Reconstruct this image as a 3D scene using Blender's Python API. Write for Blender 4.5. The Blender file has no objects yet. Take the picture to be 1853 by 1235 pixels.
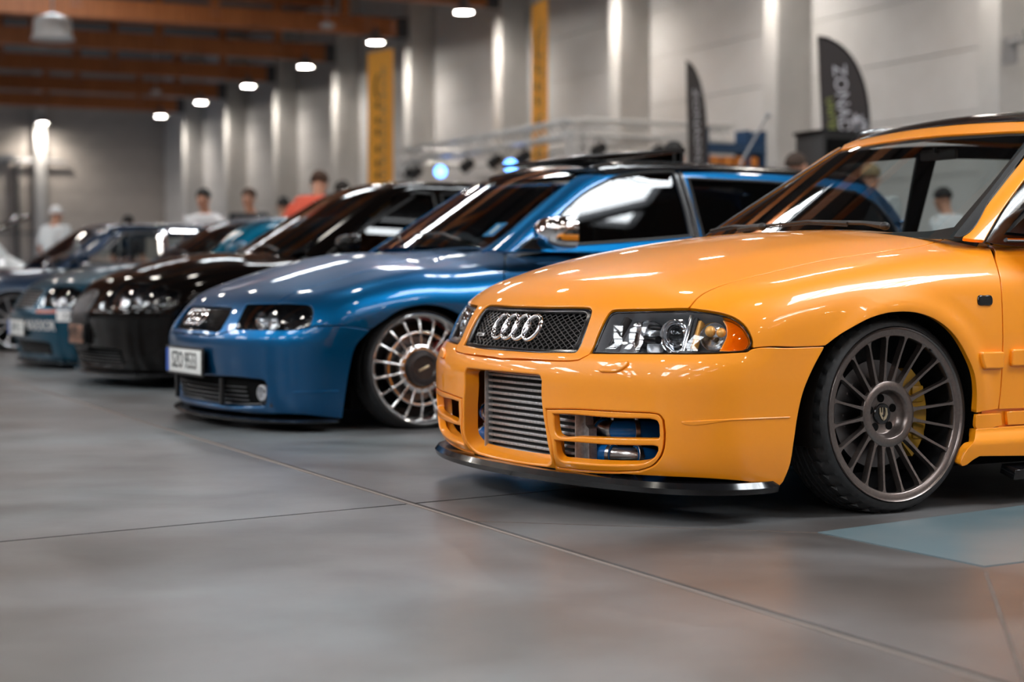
import bpy, bmesh, math, random
import numpy as np
from mathutils import Vector, Matrix
from mathutils.geometry import delaunay_2d_cdt
random.seed(7); rng=np.random.default_rng(7)
R=math.radians; PI=math.pi
SC=bpy.context.scene; COL=SC.collection
# ------------------------------------------------------------------ camera, light, exposure
CH,HZ,FP=0.69,505.,3200.
cam_d=bpy.data.cameras.new('camera'); cam=bpy.data.objects.new('camera',cam_d); COL.objects.link(cam); SC.camera=cam
PITCH=math.atan((617.5-HZ)/FP)
cam.location=(0,0,CH); cam.rotation_euler=(PI/2-PITCH,0,0)
cam_d.sensor_width=36; cam_d.lens=FP*36/1853; cam_d.clip_start=.05; cam_d.clip_end=300
cam_d.dof.use_dof=True; cam_d.dof.focus_distance=5.2; cam_d.dof.aperture_fstop=2.2; cam_d.dof.aperture_blades=0
SC.view_settings.view_transform='Standard'; SC.view_settings.look='None'; SC.view_settings.gamma=1
SC.view_settings.use_curve_mapping=False; SC.view_settings.exposure=0.8
try:
    SC.cycles.max_bounces=8; SC.cycles.diffuse_bounces=3; SC.cycles.glossy_bounces=4; SC.cycles.transparent_max_bounces=16
    SC.cycles.transmission_bounces=4; SC.cycles.sample_clamp_indirect=6; SC.cycles.caustics_reflective=False; SC.cycles.caustics_refractive=False
except Exception: pass
W=bpy.data.worlds.new('world'); SC.world=W; W.use_nodes=True
W.node_tree.nodes['Background'].inputs[0].default_value=(.55,.6,.7,1); W.node_tree.nodes['Background'].inputs[1].default_value=.3
# hall axes: A = along the long wall (away to the left), B = across, towards the long wall
HT=R(25)
HA=np.array([-math.sin(HT),math.cos(HT),0]); HB=np.array([math.cos(HT),math.sin(HT),0]); HAN=math.atan2(HA[1],HA[0])
def hall(a,b,z=0): return tuple(HA*a+HB*b+np.array([0,0,z]))
CEIL=9.6
def area_light(name,a,b,z,la,lb,power,col,tilt=0):
    d=bpy.data.lights.new(name,'AREA'); d.shape='RECTANGLE'; d.size=la; d.size_y=lb; d.energy=power; d.color=col
    o=bpy.data.objects.new(name,d); COL.objects.link(o); o.location=hall(a,b,z); o.rotation_euler=(0,tilt,HAN); return o
SKY=[(.3+10.2*i,b) for i in range(-2,5) for b in (-19.,-9.3,9.6 if i<1 else 8.2)]  # outermost row away from the long wall is added for soft base light
for (a,b) in SKY: area_light('roof_window_light',a,b,CEIL-.12,*(((3.2,6.5,800) if a<5 else (1.5,2.4,227)) if b>0 else (3.0,5.5,640)),(.90,.96,1.0))
LAMPS=[(21.2+6*i,17.0) for i in range(9)]+[(-14.8+6*i,17.) for i in range(6)]+[(-14.8+6*i,b) for i in range(9) for b in (3.2,-7.,-19)]+[(-11.8+6*i,b) for i in range(8) for b in (10.2,-1.9,-13)]  # rows off the long wall are added to give small highlights on cars
def spot(name,a,b,z,power,col,ang=110):
    d=bpy.data.lights.new(name,'SPOT'); d.energy=power; d.color=col; d.spot_size=R(ang); d.spot_blend=.8; d.shadow_soft_size=.12
    o=bpy.data.objects.new(name,d); COL.objects.link(o); o.location=hall(a,b,z); return o
for (a,b) in LAMPS: 
    if b>16 and a>10: spot('bay_lamp_light',a,b,7.05,170,(1,.90,.80),150)

# ------------------------------------------------------------------ materials
def mat(name,col,rough=.5,metal=0,coat=0,emis=None,es=0,ior=1.5,trans=0,alpha=1,coat_r=.03,spec=None):
    m=bpy.data.materials.new(name); m.use_nodes=True; b=m.node_tree.nodes['Principled BSDF']
    b.inputs['Base Color'].default_value=(*col,1); b.inputs['Roughness'].default_value=rough; b.inputs['Metallic'].default_value=metal
    b.inputs['Coat Weight'].default_value=coat; b.inputs['Coat Roughness'].default_value=coat_r; b.inputs['IOR'].default_value=ior
    b.inputs['Transmission Weight'].default_value=trans; b.inputs['Alpha'].default_value=alpha
    if spec is not None: b.inputs['Specular IOR Level'].default_value=spec
    if emis: b.inputs['Emission Color'].default_value=(*emis,1); b.inputs['Emission Strength'].default_value=es
    return m
def noise_mat(name,c1,c2,scale=8,rough=.6,metal=0,bump=0,detail=4,r2=None,stretch=(1,1,1),coat=0):
    m=mat(name,c1,rough,metal,coat); nt=m.node_tree; b=nt.nodes['Principled BSDF']
    tc=nt.nodes.new('ShaderNodeTexCoord'); mp=nt.nodes.new('ShaderNodeMapping'); mp.inputs['Scale'].default_value=stretch
    n=nt.nodes.new('ShaderNodeTexNoise'); n.inputs['Scale'].default_value=scale; n.inputs['Detail'].default_value=detail
    nt.links.new(tc.outputs['Object'],mp.inputs[0]); nt.links.new(mp.outputs[0],n.inputs['Vector'])
    cr=nt.nodes.new('ShaderNodeValToRGB'); cr.color_ramp.elements[0].color=(*c1,1); cr.color_ramp.elements[1].color=(*c2,1)
    cr.color_ramp.elements[0].position=.35; cr.color_ramp.elements[1].position=.65
    nt.links.new(n.outputs['Fac'],cr.inputs[0]); nt.links.new(cr.outputs[0],b.inputs['Base Color'])
    if bump:
        bp=nt.nodes.new('ShaderNodeBump'); bp.inputs['Strength'].default_value=bump; bp.inputs['Distance'].default_value=.01
        nt.links.new(n.outputs['Fac'],bp.inputs['Height']); nt.links.new(bp.outputs[0],b.inputs['Normal'])
    if r2 is not None:
        mr=nt.nodes.new('ShaderNodeMapRange'); mr.inputs['To Min'].default_value=rough; mr.inputs['To Max'].default_value=r2
        nt.links.new(n.outputs['Fac'],mr.inputs[0]); nt.links.new(mr.outputs[0],b.inputs['Roughness'])
    return m
def glass(name,tint,f=1.5,rough=.0):
    m=bpy.data.materials.new(name); m.use_nodes=True; nt=m.node_tree; nt.nodes.clear()
    o=nt.nodes.new('ShaderNodeOutputMaterial'); mx=nt.nodes.new('ShaderNodeMixShader'); t=nt.nodes.new('ShaderNodeBsdfTransparent')
    g=nt.nodes.new('ShaderNodeBsdfGlossy'); fr=nt.nodes.new('ShaderNodeFresnel'); ge=nt.nodes.new('ShaderNodeNewGeometry'); mr=nt.nodes.new('ShaderNodeMapRange'); mr.inputs['To Min'].default_value=f; mr.inputs['To Max'].default_value=1/f; nt.links.new(ge.outputs['Backfacing'],mr.inputs[0]); nt.links.new(mr.outputs[0],fr.inputs[0])
    t.inputs[0].default_value=(*tint,1); g.inputs['Roughness'].default_value=rough; g.inputs[0].default_value=(1,1,1,1)
    nt.links.new(fr.outputs[0],mx.inputs[0]); nt.links.new(t.outputs[0],mx.inputs[1]); nt.links.new(g.outputs[0],mx.inputs[2]); nt.links.new(mx.outputs[0],o.inputs[0])
    return m
M={}
M['yellow']=mat('yellow_paint',(1.0,.325,.004),.42,0,.85)
M['black_gloss']=mat('black_gloss',(.005,.005,.006),.16,0,.2)
M['black']=mat('black_plastic',(.012,.012,.013),.45)
M['void']=mat('dark_void',(.004,.004,.004),.9,spec=.1)
M['rubber']=noise_mat('tyre_rubber',(.012,.012,.013),(.02,.02,.021),60,.55,0,.1)
M['chrome']=mat('chrome',(.82,.82,.84),.06,1)
M['steel']=mat('brushed_steel',(.62,.60,.58),.28,1)
M['alu']=noise_mat('cast_aluminium',(.42,.41,.41),(.58,.57,.57),90,.45,.85)
M['rim_bronze']=noise_mat('satin_bronze_rim',(.17,.14,.13),(.20,.165,.15),120,.30,.85)
M['blue_hose']=mat('blue_silicone_hose',(.008,.19,.62),.25,0,.3)
M['caliper']=mat('yellow_caliper',(.42,.22,.01),.4)
M['disc']=mat('brake_disc',(.18,.17,.17),.4,1)
M['glass']=glass('clear_windscreen',(.74,.78,.78))
M['tint']=glass('tinted_glass',(.16,.17,.17))
M['lens']=glass('lamp_lens',(.93,.95,.97),1.45)
M['amber']=glass('amber_lens',(1,.50,.05),1.5)
M['amber_in']=mat('amber_reflector',(.95,.48,.12),.3,.2,.3)
M['refl']=mat('lamp_reflector',(.72,.73,.75),.16,1)
M['refl_dull']=mat('lamp_bowl',(.50,.50,.52),.28,.35)
M['ball']=mat('projector_glass',(.9,.92,.95),.02,0,0,trans=1.0)
M['seat']=noise_mat('seat_fabric',(.018,.018,.02),(.03,.03,.033),40,.8)
M['dash']=mat('dash_plastic',(.022,.023,.026),.5)
M['white']=mat('white_plastic',(.8,.8,.8),.4)
M['plate']=mat('plate_white',(.75,.76,.74),.4)
M['ink']=mat('black_ink',(.01,.01,.01),.5)
# ------------------------------------------------------------------ object helpers
def link(o,parent=None):
    COL.objects.link(o)
    if parent is not None: o.parent=parent
    return o
def mesh(name,V,Fc,m,parent=None,normals=None,smooth=True,loc=None,rot=None):
    me=bpy.data.meshes.new(name); me.from_pydata([tuple(map(float,v)) for v in V],[],[tuple(map(int,f)) for f in Fc]); me.update()
    if smooth: me.shade_smooth()
    ms=m if isinstance(m,(list,tuple)) else [m]
    for q in ms: me.materials.append(q)
    if normals is not None: me.normals_split_custom_set_from_vertices([tuple(map(float,n)) for n in normals])
    o=bpy.data.objects.new(name,me)
    if loc is not None: o.location=loc
    if rot is not None: o.rotation_euler=rot
    return link(o,parent)
def empty(name,loc=(0,0,0),rz=0,parent=None,rot=None):
    o=bpy.data.objects.new(name,None); o.empty_display_size=.1; o.location=loc; o.rotation_euler=rot if rot else (0,0,rz); return link(o,parent)
def tag(o,label=None,cat=None,group=None,kind=None):
    if label: o['label']=label
    if cat: o['category']=cat
    if group: o['group']=group
    if kind: o['kind']=kind
    return o
class MB:
    "collects simple solids into one mesh"
    def __init__(s): s.V=[]; s.F=[]
    def add(s,V,F,T=None):
        n=len(s.V)
        V=np.asarray(V,float)
        if T is not None: V=V@np.array(T.to_3x3()).T+np.array(T.translation)
        s.V+=list(V); s.F+=[tuple(i+n for i in f) for f in F]; return s
    def box(s,c,d,rz=0,T=None,bev=0):
        cx,cy,cz=c; hx,hy,hz=[q/2 for q in d]
        if bev:
            b=min(bev,hx*.9,hy*.9,hz*.9); V=[];
            bm=bmesh.new(); bmesh.ops.create_cube(bm,size=1); bmesh.ops.scale(bm,vec=(2*hx,2*hy,2*hz),verts=bm.verts)
            bmesh.ops.bevel(bm,geom=bm.edges[:],offset=b,segments=2,profile=.5,affect='EDGES'); bm.verts.index_update()
            V=[tuple(v.co) for v in bm.verts]; F=[tuple(v.index for v in f.verts) for f in bm.faces]; bm.free()
        else:
            V=[(x,y,z) for x in(-hx,hx) for y in(-hy,hy) for z in(-hz,hz)]
            F=[(0,1,3,2),(4,6,7,5),(0,4,5,1),(2,3,7,6),(0,2,6,4),(1,5,7,3)]
        m=Matrix.Translation(c)@Matrix.Rotation(rz,4,'Z')
        if T is not None: m=T@m
        return s.add(V,F,m)
    def lathe(s,prof,n=48,T=None,closed=False,axis='Y'):
        V=[];F=[]; k=len(prof)
        for i in range(n):
            a=2*PI*i/n; c,d=math.cos(a),math.sin(a)
            for (r,h) in prof: V.append((r*c,h,r*d) if axis=='Y' else (r*c,r*d,h))
        for i in range(n):
            j=(i+1)%n
            for q in range(k if closed else k-1):
                p=(q+1)%k; f=(i*k+q,i*k+p,j*k+p,j*k+q)
                F.append(f if axis=='Y' else f[::-1])
        return s.add(V,F,T)
    def tube(s,pts,r,n=10,T=None,cap=True,closed=False):
        P=[Vector(p) for p in pts]; N=len(P); V=[];F=[]; up=None
        for i,p in enumerate(P):
            a=P[(i-1)%N] if (closed or i>0) else p; b=P[(i+1)%N] if (closed or i<N-1) else p
            t=(b-a).normalized()
            if up is None:
                up=Vector((0,0,1)) if abs(t.z)<.9 else Vector((1,0,0))
            x=t.cross(up).normalized(); up=x.cross(t).normalized()
            rr=r[i] if isinstance(r,(list,tuple)) else r
            for k in range(n):
                an=2*PI*k/n; V.append(tuple(p+x*math.cos(an)*rr+up*math.sin(an)*rr))
        for i in range(N if closed else N-1):
            j=(i+1)%N
            for k in range(n): l=(k+1)%n; F.append((i*n+k,i*n+l,j*n+l,j*n+k))
        if cap and not closed: F.append(tuple(range(n))[::-1]); F.append(tuple(range((N-1)*n,N*n)))
        return s.add(V,F,T)
    def prism(s,poly,h0,h1,axis='Z',T=None):
        "poly in the two other axes, extruded along axis"
        n=len(poly)
        def mk(p,h):
            return (p[0],p[1],h) if axis=='Z' else ((p[0],h,p[1]) if axis=='Y' else (h,p[0],p[1]))
        V=[mk(p,h0) for p in poly]+[mk(p,h1) for p in poly]
        F=[tuple(range(n))[::-1],tuple(range(n,2*n))]+[(i,(i+1)%n,n+(i+1)%n,n+i) for i in range(n)]
        return s.add(V,F,T)
    def sphere(s,c,r,n=16,m=10,T=None,sc=(1,1,1)):
        V=[];F=[]
        for j in range(m+1):
            th=PI*j/m
            for i in range(n):
                a=2*PI*i/n; V.append((c[0]+sc[0]*r*math.sin(th)*math.cos(a),c[1]+sc[1]*r*math.sin(th)*math.sin(a),c[2]+sc[2]*r*math.cos(th)))
        for j in range(m):
            for i in range(n): k=(i+1)%n; F.append((j*n+i,(j+1)*n+i,(j+1)*n+k,j*n+k))
        return s.add(V,F,T)
    def build(s,name,m,parent=None,smooth=True,angle=40,loc=None,rot=None,fix=True):
        me=bpy.data.meshes.new(name); me.from_pydata([tuple(map(float,v)) for v in s.V],[],s.F)
        if fix:
            bm=bmesh.new(); bm.from_mesh(me); bmesh.ops.remove_doubles(bm,verts=bm.verts,dist=1e-6); bmesh.ops.recalc_face_normals(bm,faces=bm.faces); bm.to_mesh(me); bm.free()
        for q in (m if isinstance(m,(list,tuple)) else [m]): me.materials.append(q)
        if smooth:
            me.shade_smooth()
            if angle<180: me.set_sharp_from_angle(angle=R(angle))
        o=bpy.data.objects.new(name,me)
        if loc is not None: o.location=loc
        if rot is not None: o.rotation_euler=rot
        return link(o,parent)
def text_mesh(name,body,size,m,parent=None,T=None,ext=.001,mirror=False,align='CENTER',space=1.0,sx=1):
    cu=bpy.data.curves.new(name,'FONT'); cu.body=body; cu.size=size; cu.extrude=ext; cu.align_x=align; cu.align_y='CENTER'; cu.space_character=space
    cu.resolution_u=3
    t=bpy.data.objects.new(name,cu); COL.objects.link(t)
    dg=bpy.context.evaluated_depsgraph_get(); me=bpy.data.meshes.new_from_object(t.evaluated_get(dg))
    bpy.data.objects.remove(t)
    me.transform(Matrix.Diagonal((-sx if mirror else sx,1,1,1)))
    if T is not None: me.transform(T)
    me.materials.clear(); me.materials.append(m)
    o=bpy.data.objects.new(name,me); return link(o,parent)
# ------------------------------------------------------------------ picture rays, poses, implicit surfaces
cp,sp=math.cos(PITCH),math.sin(PITCH)
def ray(px,py):
    a=(np.asarray(px,float)-926.5)/FP; b=(617.5-np.asarray(py,float))/FP
    d=np.stack([a,cp+b*sp,-sp+b*cp],-1); return d/np.linalg.norm(d,axis=-1,keepdims=True)
def at_dist(px,py,Y):
    d=ray(px,py); t=Y/d[...,1]; return np.array([0,0,CH])+d*t[...,None]
def at_z(px,py,z):
    d=ray(px,py); t=(z-CH)/d[...,2]; return np.array([0,0,CH])+d*t[...,None]
class Pose:
    def __init__(s,ox,oy,yaw):
        s.yaw=R(yaw); s.o=np.array([ox,oy,0.]); a=s.yaw; s.F=np.array([math.cos(a),math.sin(a),0]); s.L=np.array([-math.sin(a),math.cos(a),0])
    def lr(s,px,py):
        d=ray(px,py); v=np.array([0,0,CH])-s.o; O=np.array([v@s.F,v@s.L,v[2]]); D=np.stack([d@s.F,d@s.L,d[...,2]],-1)
        return np.broadcast_to(O,D.shape),D
    def plane(s,px,py,ax,val):
        O,D=s.lr(px,py); t=(val-O[...,ax])/D[...,ax]; return O+D*t[...,None]
def cast(F,O,D,t0,t1,n=90,it=22):
    ts=np.linspace(t0,t1,n); sh=D.shape[:-1]; hit=np.zeros(sh,bool); ta=np.full(sh,t0,float); tb=np.full(sh,np.nan); tp=t0
    for t in ts[1:]:
        f=F(O+D*t); m=(~hit)&(f<0); ta=np.where(m,tp,ta); tb=np.where(m,t,tb); hit|=m; tp=t
    for _ in range(it):
        tm=(ta+tb)/2; f=F(O+D*np.nan_to_num(tm)[...,None]); ins=f<0; tb=np.where(ins,tm,tb); ta=np.where(ins,ta,tm)
    return (ta+tb)/2
def smax(a,b,k):
    h=np.maximum(k-np.abs(a-b),0)/k; return np.maximum(a,b)+h*h*k*.25
def sstep(x,a,b):
    t=np.clip((x-a)/(b-a),0,1); return t*t*(3-2*t)
def spl(xs,ys):
    xs=np.array(xs,float); ys=np.array(ys,float); m=np.gradient(ys,xs)
    X=np.linspace(xs[0],xs[-1],600); i=np.clip(np.searchsorted(xs,X,side='right')-1,0,len(xs)-2); h=xs[i+1]-xs[i]; t=(X-xs[i])/h
    Y=(2*t**3-3*t**2+1)*ys[i]+(t**3-2*t**2+t)*h*m[i]+(-2*t**3+3*t**2)*ys[i+1]+(t**3-t**2)*h*m[i+1]
    ker=np.ones(15)/15; Y2=np.convolve(np.pad(Y,7,mode='edge'),ker,'valid'); Y2[:8]=Y[:8]; Y2[-8:]=Y[-8:]
    return lambda x: np.interp(x,X,Y2)
def grad(F,P,e=.0015):
    P=np.asarray(P,float); g=np.stack([F(P+d)-F(P-d) for d in np.eye(3)*e],-1); return g/np.maximum(np.linalg.norm(g,axis=-1,keepdims=True),1e-9)
class Wrap:
    "cylinder about a vertical axis in the car"
    def __init__(s,xc,r=.8): s.xc=xc; s.r=r
    def to2(s,P): P=np.asarray(P,float); return np.stack([np.arctan2(P[...,1],P[...,0]-s.xc)*s.r,P[...,2]],-1)
    def rays(s,uv):
        a=uv[...,0]/s.r; D=-np.stack([np.cos(a),np.sin(a),0*a],-1); O=np.stack([0*a+s.xc,0*a,uv[...,1]],-1)-D*1.6; return O,D,0,1.6
class Par:
    "parallel projection along -d; u runs to the car's left for fore-aft directions"
    def __init__(s,d,far=2.2,rng_=3.4):
        s.d=np.array(d,float); s.d/=np.linalg.norm(s.d); s.far=far; s.rg=rng_
        z=np.array([0,0,1.])
        s.e1=np.cross(z,s.d) if abs(s.d[2])<.99 else np.array([0,1.,0]); s.e1/=np.linalg.norm(s.e1); s.e2=np.cross(s.d,s.e1)
    def to2(s,P): P=np.asarray(P,float); return np.stack([P@s.e1,P@s.e2],-1)
    def rays(s,uv):
        D=np.broadcast_to(-s.d,uv.shape[:-1]+(3,)); O=uv[...,0:1]*s.e1+uv[...,1:2]*s.e2+s.d*s.far; return O,D,0,s.rg
def catmull(P,step,closed=False):
    P=np.asarray(P,float); n=len(P)
    if n==2 and not closed:
        k=max(1,int(np.ceil(np.linalg.norm(P[1]-P[0])/step))); return [P[0]+(P[1]-P[0])*i/k for i in range(k)]+[P[1]]
    out=[]
    for i in range(n if closed else n-1):
        p1,p2=P[i],P[(i+1)%n]; p0=P[i-1] if (closed or i>0) else 2*p1-p2; p3=P[(i+2)%n] if (closed or i+2<n) else 2*p2-p1
        d=np.linalg.norm(p2-p1)+1e-9; k=max(1,int(np.ceil(d/step)))
        d0=np.linalg.norm(p1-p0)+1e-9; d2=np.linalg.norm(p3-p2)+1e-9
        m1=((p1-p0)/d0*d+(p2-p1))/2; m2=((p2-p1)+(p3-p2)/d2*d)/2
        for j in range(k):
            t=j/k; out.append((2*t**3-3*t**2+1)*p1+(t**3-2*t**2+t)*m1+(-2*t**3+3*t**2)*p2+(t**3-t**2)*m2)
    if not closed: out.append(P[-1])
    return out
def inpoly(pts,poly):
    x,y=pts[:,0][:,None],pts[:,1][:,None]; a=poly; b=np.roll(poly,-1,0)
    c=((a[:,1]>y)!=(b[:,1]>y))&(x<(b[:,0]-a[:,0])*(y-a[:,1])/(b[:,1]-a[:,1]+1e-15)+a[:,0]); return (c.sum(1)%2)==1
def segdist(pts,poly):
    a=poly; b=np.roll(poly,-1,0); d=b-a; L=(d**2).sum(1)+1e-15; out=np.full(len(pts),9.)
    for i in range(0,len(pts),2000):
        p=pts[i:i+2000]; t=np.clip(((p[:,None]-a)*d).sum(2)/L,0,1); q=a+t[...,None]*d; out[i:i+2000]=np.sqrt(((p[:,None]-q)**2).sum(2)).min(1)
    return out
def sarea(p): q=np.roll(p,-1,0); return .5*(p[:,0]*q[:,1]-q[:,0]*p[:,1]).sum()
def inset(p,d):
    n=len(p); a=np.roll(p,1,0); b=np.roll(p,-1,0); e1=p-a; e2=b-p
    e1/=np.linalg.norm(e1,axis=1,keepdims=True)+1e-12; e2/=np.linalg.norm(e2,axis=1,keepdims=True)+1e-12
    n1=np.stack([-e1[:,1],e1[:,0]],1); n2=np.stack([-e2[:,1],e2[:,0]],1); m=n1+n2; m/=np.linalg.norm(m,axis=1,keepdims=True)+1e-12
    c=np.maximum((m*n1).sum(1),.5)[:,None]; return p+m*d/c
class Car:
    def __init__(s,pose,F,Fb,Fg,root,tmin=3.5,tmax=12):
        s.p=pose; s.F=F; s.Fb=Fb; s.Fg=Fg; s.root=root; s.t=(tmin,tmax)
    def pix(s,pts,F=None):
        "picture points -> points on the car's surface (car axes); 3-tuples pass through"
        F=F or s.Fb; out=[None]*len(pts); idx=[i for i,p in enumerate(pts) if len(p)==2]
        if idx:
            a=np.array([pts[i] for i in idx],float); O,D=s.p.lr(a[:,0],a[:,1]); t=cast(F,O,D,*s.t,n=160)
            for k,i in enumerate(idx):
                q=O[k]+D[k]*t[k]
                if np.isnan(q).any(): print('MISS',pts[i]); q=None
                out[i]=q
        for i,p in enumerate(pts):
            if len(p)==3: out[i]=np.array(p,float)
        return [q for q in out if q is not None]
    def loop(s,segs,dom,F,step,half=False,mirror_px=False):
        segs=[segs] if not isinstance(segs[0],list) else segs
        allp=[]; P=[s.pix(g,F) for g in segs]; ns=len(P); L=[]
        for i,g in enumerate(P):
            nxt=P[(i+1)%ns][0] if not (half and i==ns-1) else None
            gg=[dom.to2(q) for q in g]
            if ns==1 and not half:    # smooth closed
                L+=catmull(gg,step,True); continue
            if nxt is not None: gg=gg+[dom.to2(nxt)]
            c=catmull(gg,step); L+=c[:-1] if nxt is not None else c
        L=np.array(L)
        if half:
            L[0][0]=0 if abs(L[0][0])<.03 else L[0][0]; L[-1][0]=0 if abs(L[-1][0])<.03 else L[-1][0]
            mir=L[::-1].copy(); mir[:,0]*=-1
            if abs(mir[0][0])<1e-9: mir=mir[1:]
            if abs(mir[-1][0])<1e-9: mir=mir[:-1]
            L=np.concatenate([L,mir])
        keep=[0]
        for i in range(1,len(L)):
            if np.linalg.norm(L[i]-L[keep[-1]])>step*.15: keep.append(i)
        if np.linalg.norm(L[keep[-1]]-L[0])<step*.15: keep.pop()
        L=L[keep]
        if sarea(L)<0: L=L[::-1]
        return L
    def panel(s,name,segs,dom,m,F=None,parent=None,holes=(),half=False,sp_=.02,gap=.003,r=.002,depth=.012,hr=None,hdepth=None,off=0,mirror=False,only_mirror=False,bstep=None,hhalf=(),step_in=1.0):
        F=F or s.Fb; parent=parent if parent is not None else s.root; bstep=bstep or sp_*.6
        out=s.loop(segs,dom,F,bstep,half); out=inset(out,gap*.5+r)
        hs=[]
        for k,h in enumerate(holes):
            q=s.loop(h,dom,F,bstep*.8,(k in hhalf)); q=inset(q,-(hr if hr is not None else r)); hs.append(q[::-1])
            if half and k not in hhalf: qm=q.copy(); qm[:,0]*=-1; hs.append(qm)
        lo,hi=out.min(0),out.max(0); gx=np.arange(lo[0],hi[0],sp_); gy=np.arange(lo[1],hi[1],sp_*.87)
        X,Y=np.meshgrid(gx,gy); X=X+(np.arange(len(gy))%2)[:,None]*sp_*.5; G=np.stack([X.ravel(),Y.ravel()],1)
        k=inpoly(G,out)
        for h in hs: k&=~inpoly(G,h)
        G=G[k]
        if len(G):
            dd=segdist(G,out)
            for h in hs: dd=np.minimum(dd,segdist(G,h))
            G=G[dd>bstep*.6]
        loops=[out]+hs; B=np.concatenate(loops); nB=len(B); A=np.concatenate([B,G]) if len(G) else B
        E=[];c=0
        for l in loops: E+=[(c+i,c+(i+1)%len(l)) for i in range(len(l))]; c+=len(l)
        res=delaunay_2d_cdt([Vector(map(float,v)) for v in A],E,[],0,1e-7)
        uv=np.array([tuple(v) for v in res[0]]); T=np.array([f for f in res[2] if len(f)==3])
        cen=uv[T].mean(1); k=inpoly(cen,out)
        for h in hs: k&=~inpoly(cen,h)
        T=T[k]; e=uv[T]; cr=(e[:,1,0]-e[:,0,0])*(e[:,2,1]-e[:,0,1])-(e[:,2,0]-e[:,0,0])*(e[:,1,1]-e[:,0,1]); T[cr<0]=T[cr<0][:,::-1]
        inv={}
        for ni,ol in enumerate(res[3]):
            for oi in ol: inv[oi]=ni
        O,D,t0,t1=dom.rays(uv); t=cast(F,O,D,t0,t1,n=60); bad=np.isnan(t)
        if bad.any():
            print('panel',name,'missed',bad.sum(),'of',len(t)); good=np.where(~bad)[0]
            for i in np.where(bad)[0]: t[i]=t[good[np.argmin(((uv[good]-uv[i])**2).sum(1))]]
        P=O+D*t[:,None]; N=grad(F,P)
        # orientation check
        f0=T[:200]; gn=np.cross(P[f0[:,1]]-P[f0[:,0]],P[f0[:,2]]-P[f0[:,0]]); flip=((gn*N[f0[:,0]]).sum(1)).sum()<0
        if flip: T=T[:,::-1]
        P=P+N*off
        V=list(P); NN=list(N); Fc=[tuple(f) for f in T]; c=0
        for li,l in enumerate(loops):
            rr=r if li==0 else (hr if hr is not None else r); dp=depth if li==0 else (hdepth if hdepth is not None else depth)
            ids=[inv.get(c+i) for i in range(len(l))]; c+=len(l); ids=[i for i in ids if i is not None]
            Pb=P[ids]; Nb=N[ids]; tg=np.roll(Pb,-1,0)-np.roll(Pb,1,0); tg/=np.linalg.norm(tg,axis=1,keepdims=True)+1e-12
            mm=np.cross(tg,Nb)*(-1 if flip else 1); mm/=np.linalg.norm(mm,axis=1,keepdims=True)+1e-12
            prev=ids
            for a in ((R(35),R(65),R(90),None) if rr>.004 else (R(50),R(90),None)):
                if a is None: Q=Pb+mm*rr-Nb*dp; q=mm
                else: Q=Pb+mm*rr*math.sin(a)-Nb*rr*(1-math.cos(a)); q=Nb*math.cos(a)+mm*math.sin(a)
                b0=len(V); V+=list(Q); NN+=list(q); cur=list(range(b0,b0+len(ids))); n=len(ids)
                for i in range(n):
                    j=(i+1)%n; f=(prev[i],cur[i],cur[j],prev[j]); Fc.append(f[::-1] if flip else f)
                prev=cur
        V=np.array(V); NN=np.array(NN); o=None
        if not only_mirror: o=mesh(name,V,Fc,m,parent,NN)
        if mirror or only_mirror:
            V2=V*np.array([1,-1,1]); N2=NN*np.array([1,-1,1]); o2=mesh(name,V2,[f[::-1] for f in Fc],m,parent,N2)
            o=o or o2
        return o
    def at(s,px,py,depth=0,F=None):
        F=F or s.Fb; q=np.array(s.pix([(px,py)],F)[0]); n=grad(F,q[None])[0]; return q-n*depth,n
def frame_T(p,n,up=(0,0,1)):
    "matrix with local +Y along n at p"
    y=Vector(n).normalized(); x=y.cross(Vector(up)).normalized(); z=x.cross(y)
    m=Matrix((x,y,z)).transposed().to_4x4(); m.translation=Vector(p); return m
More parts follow.
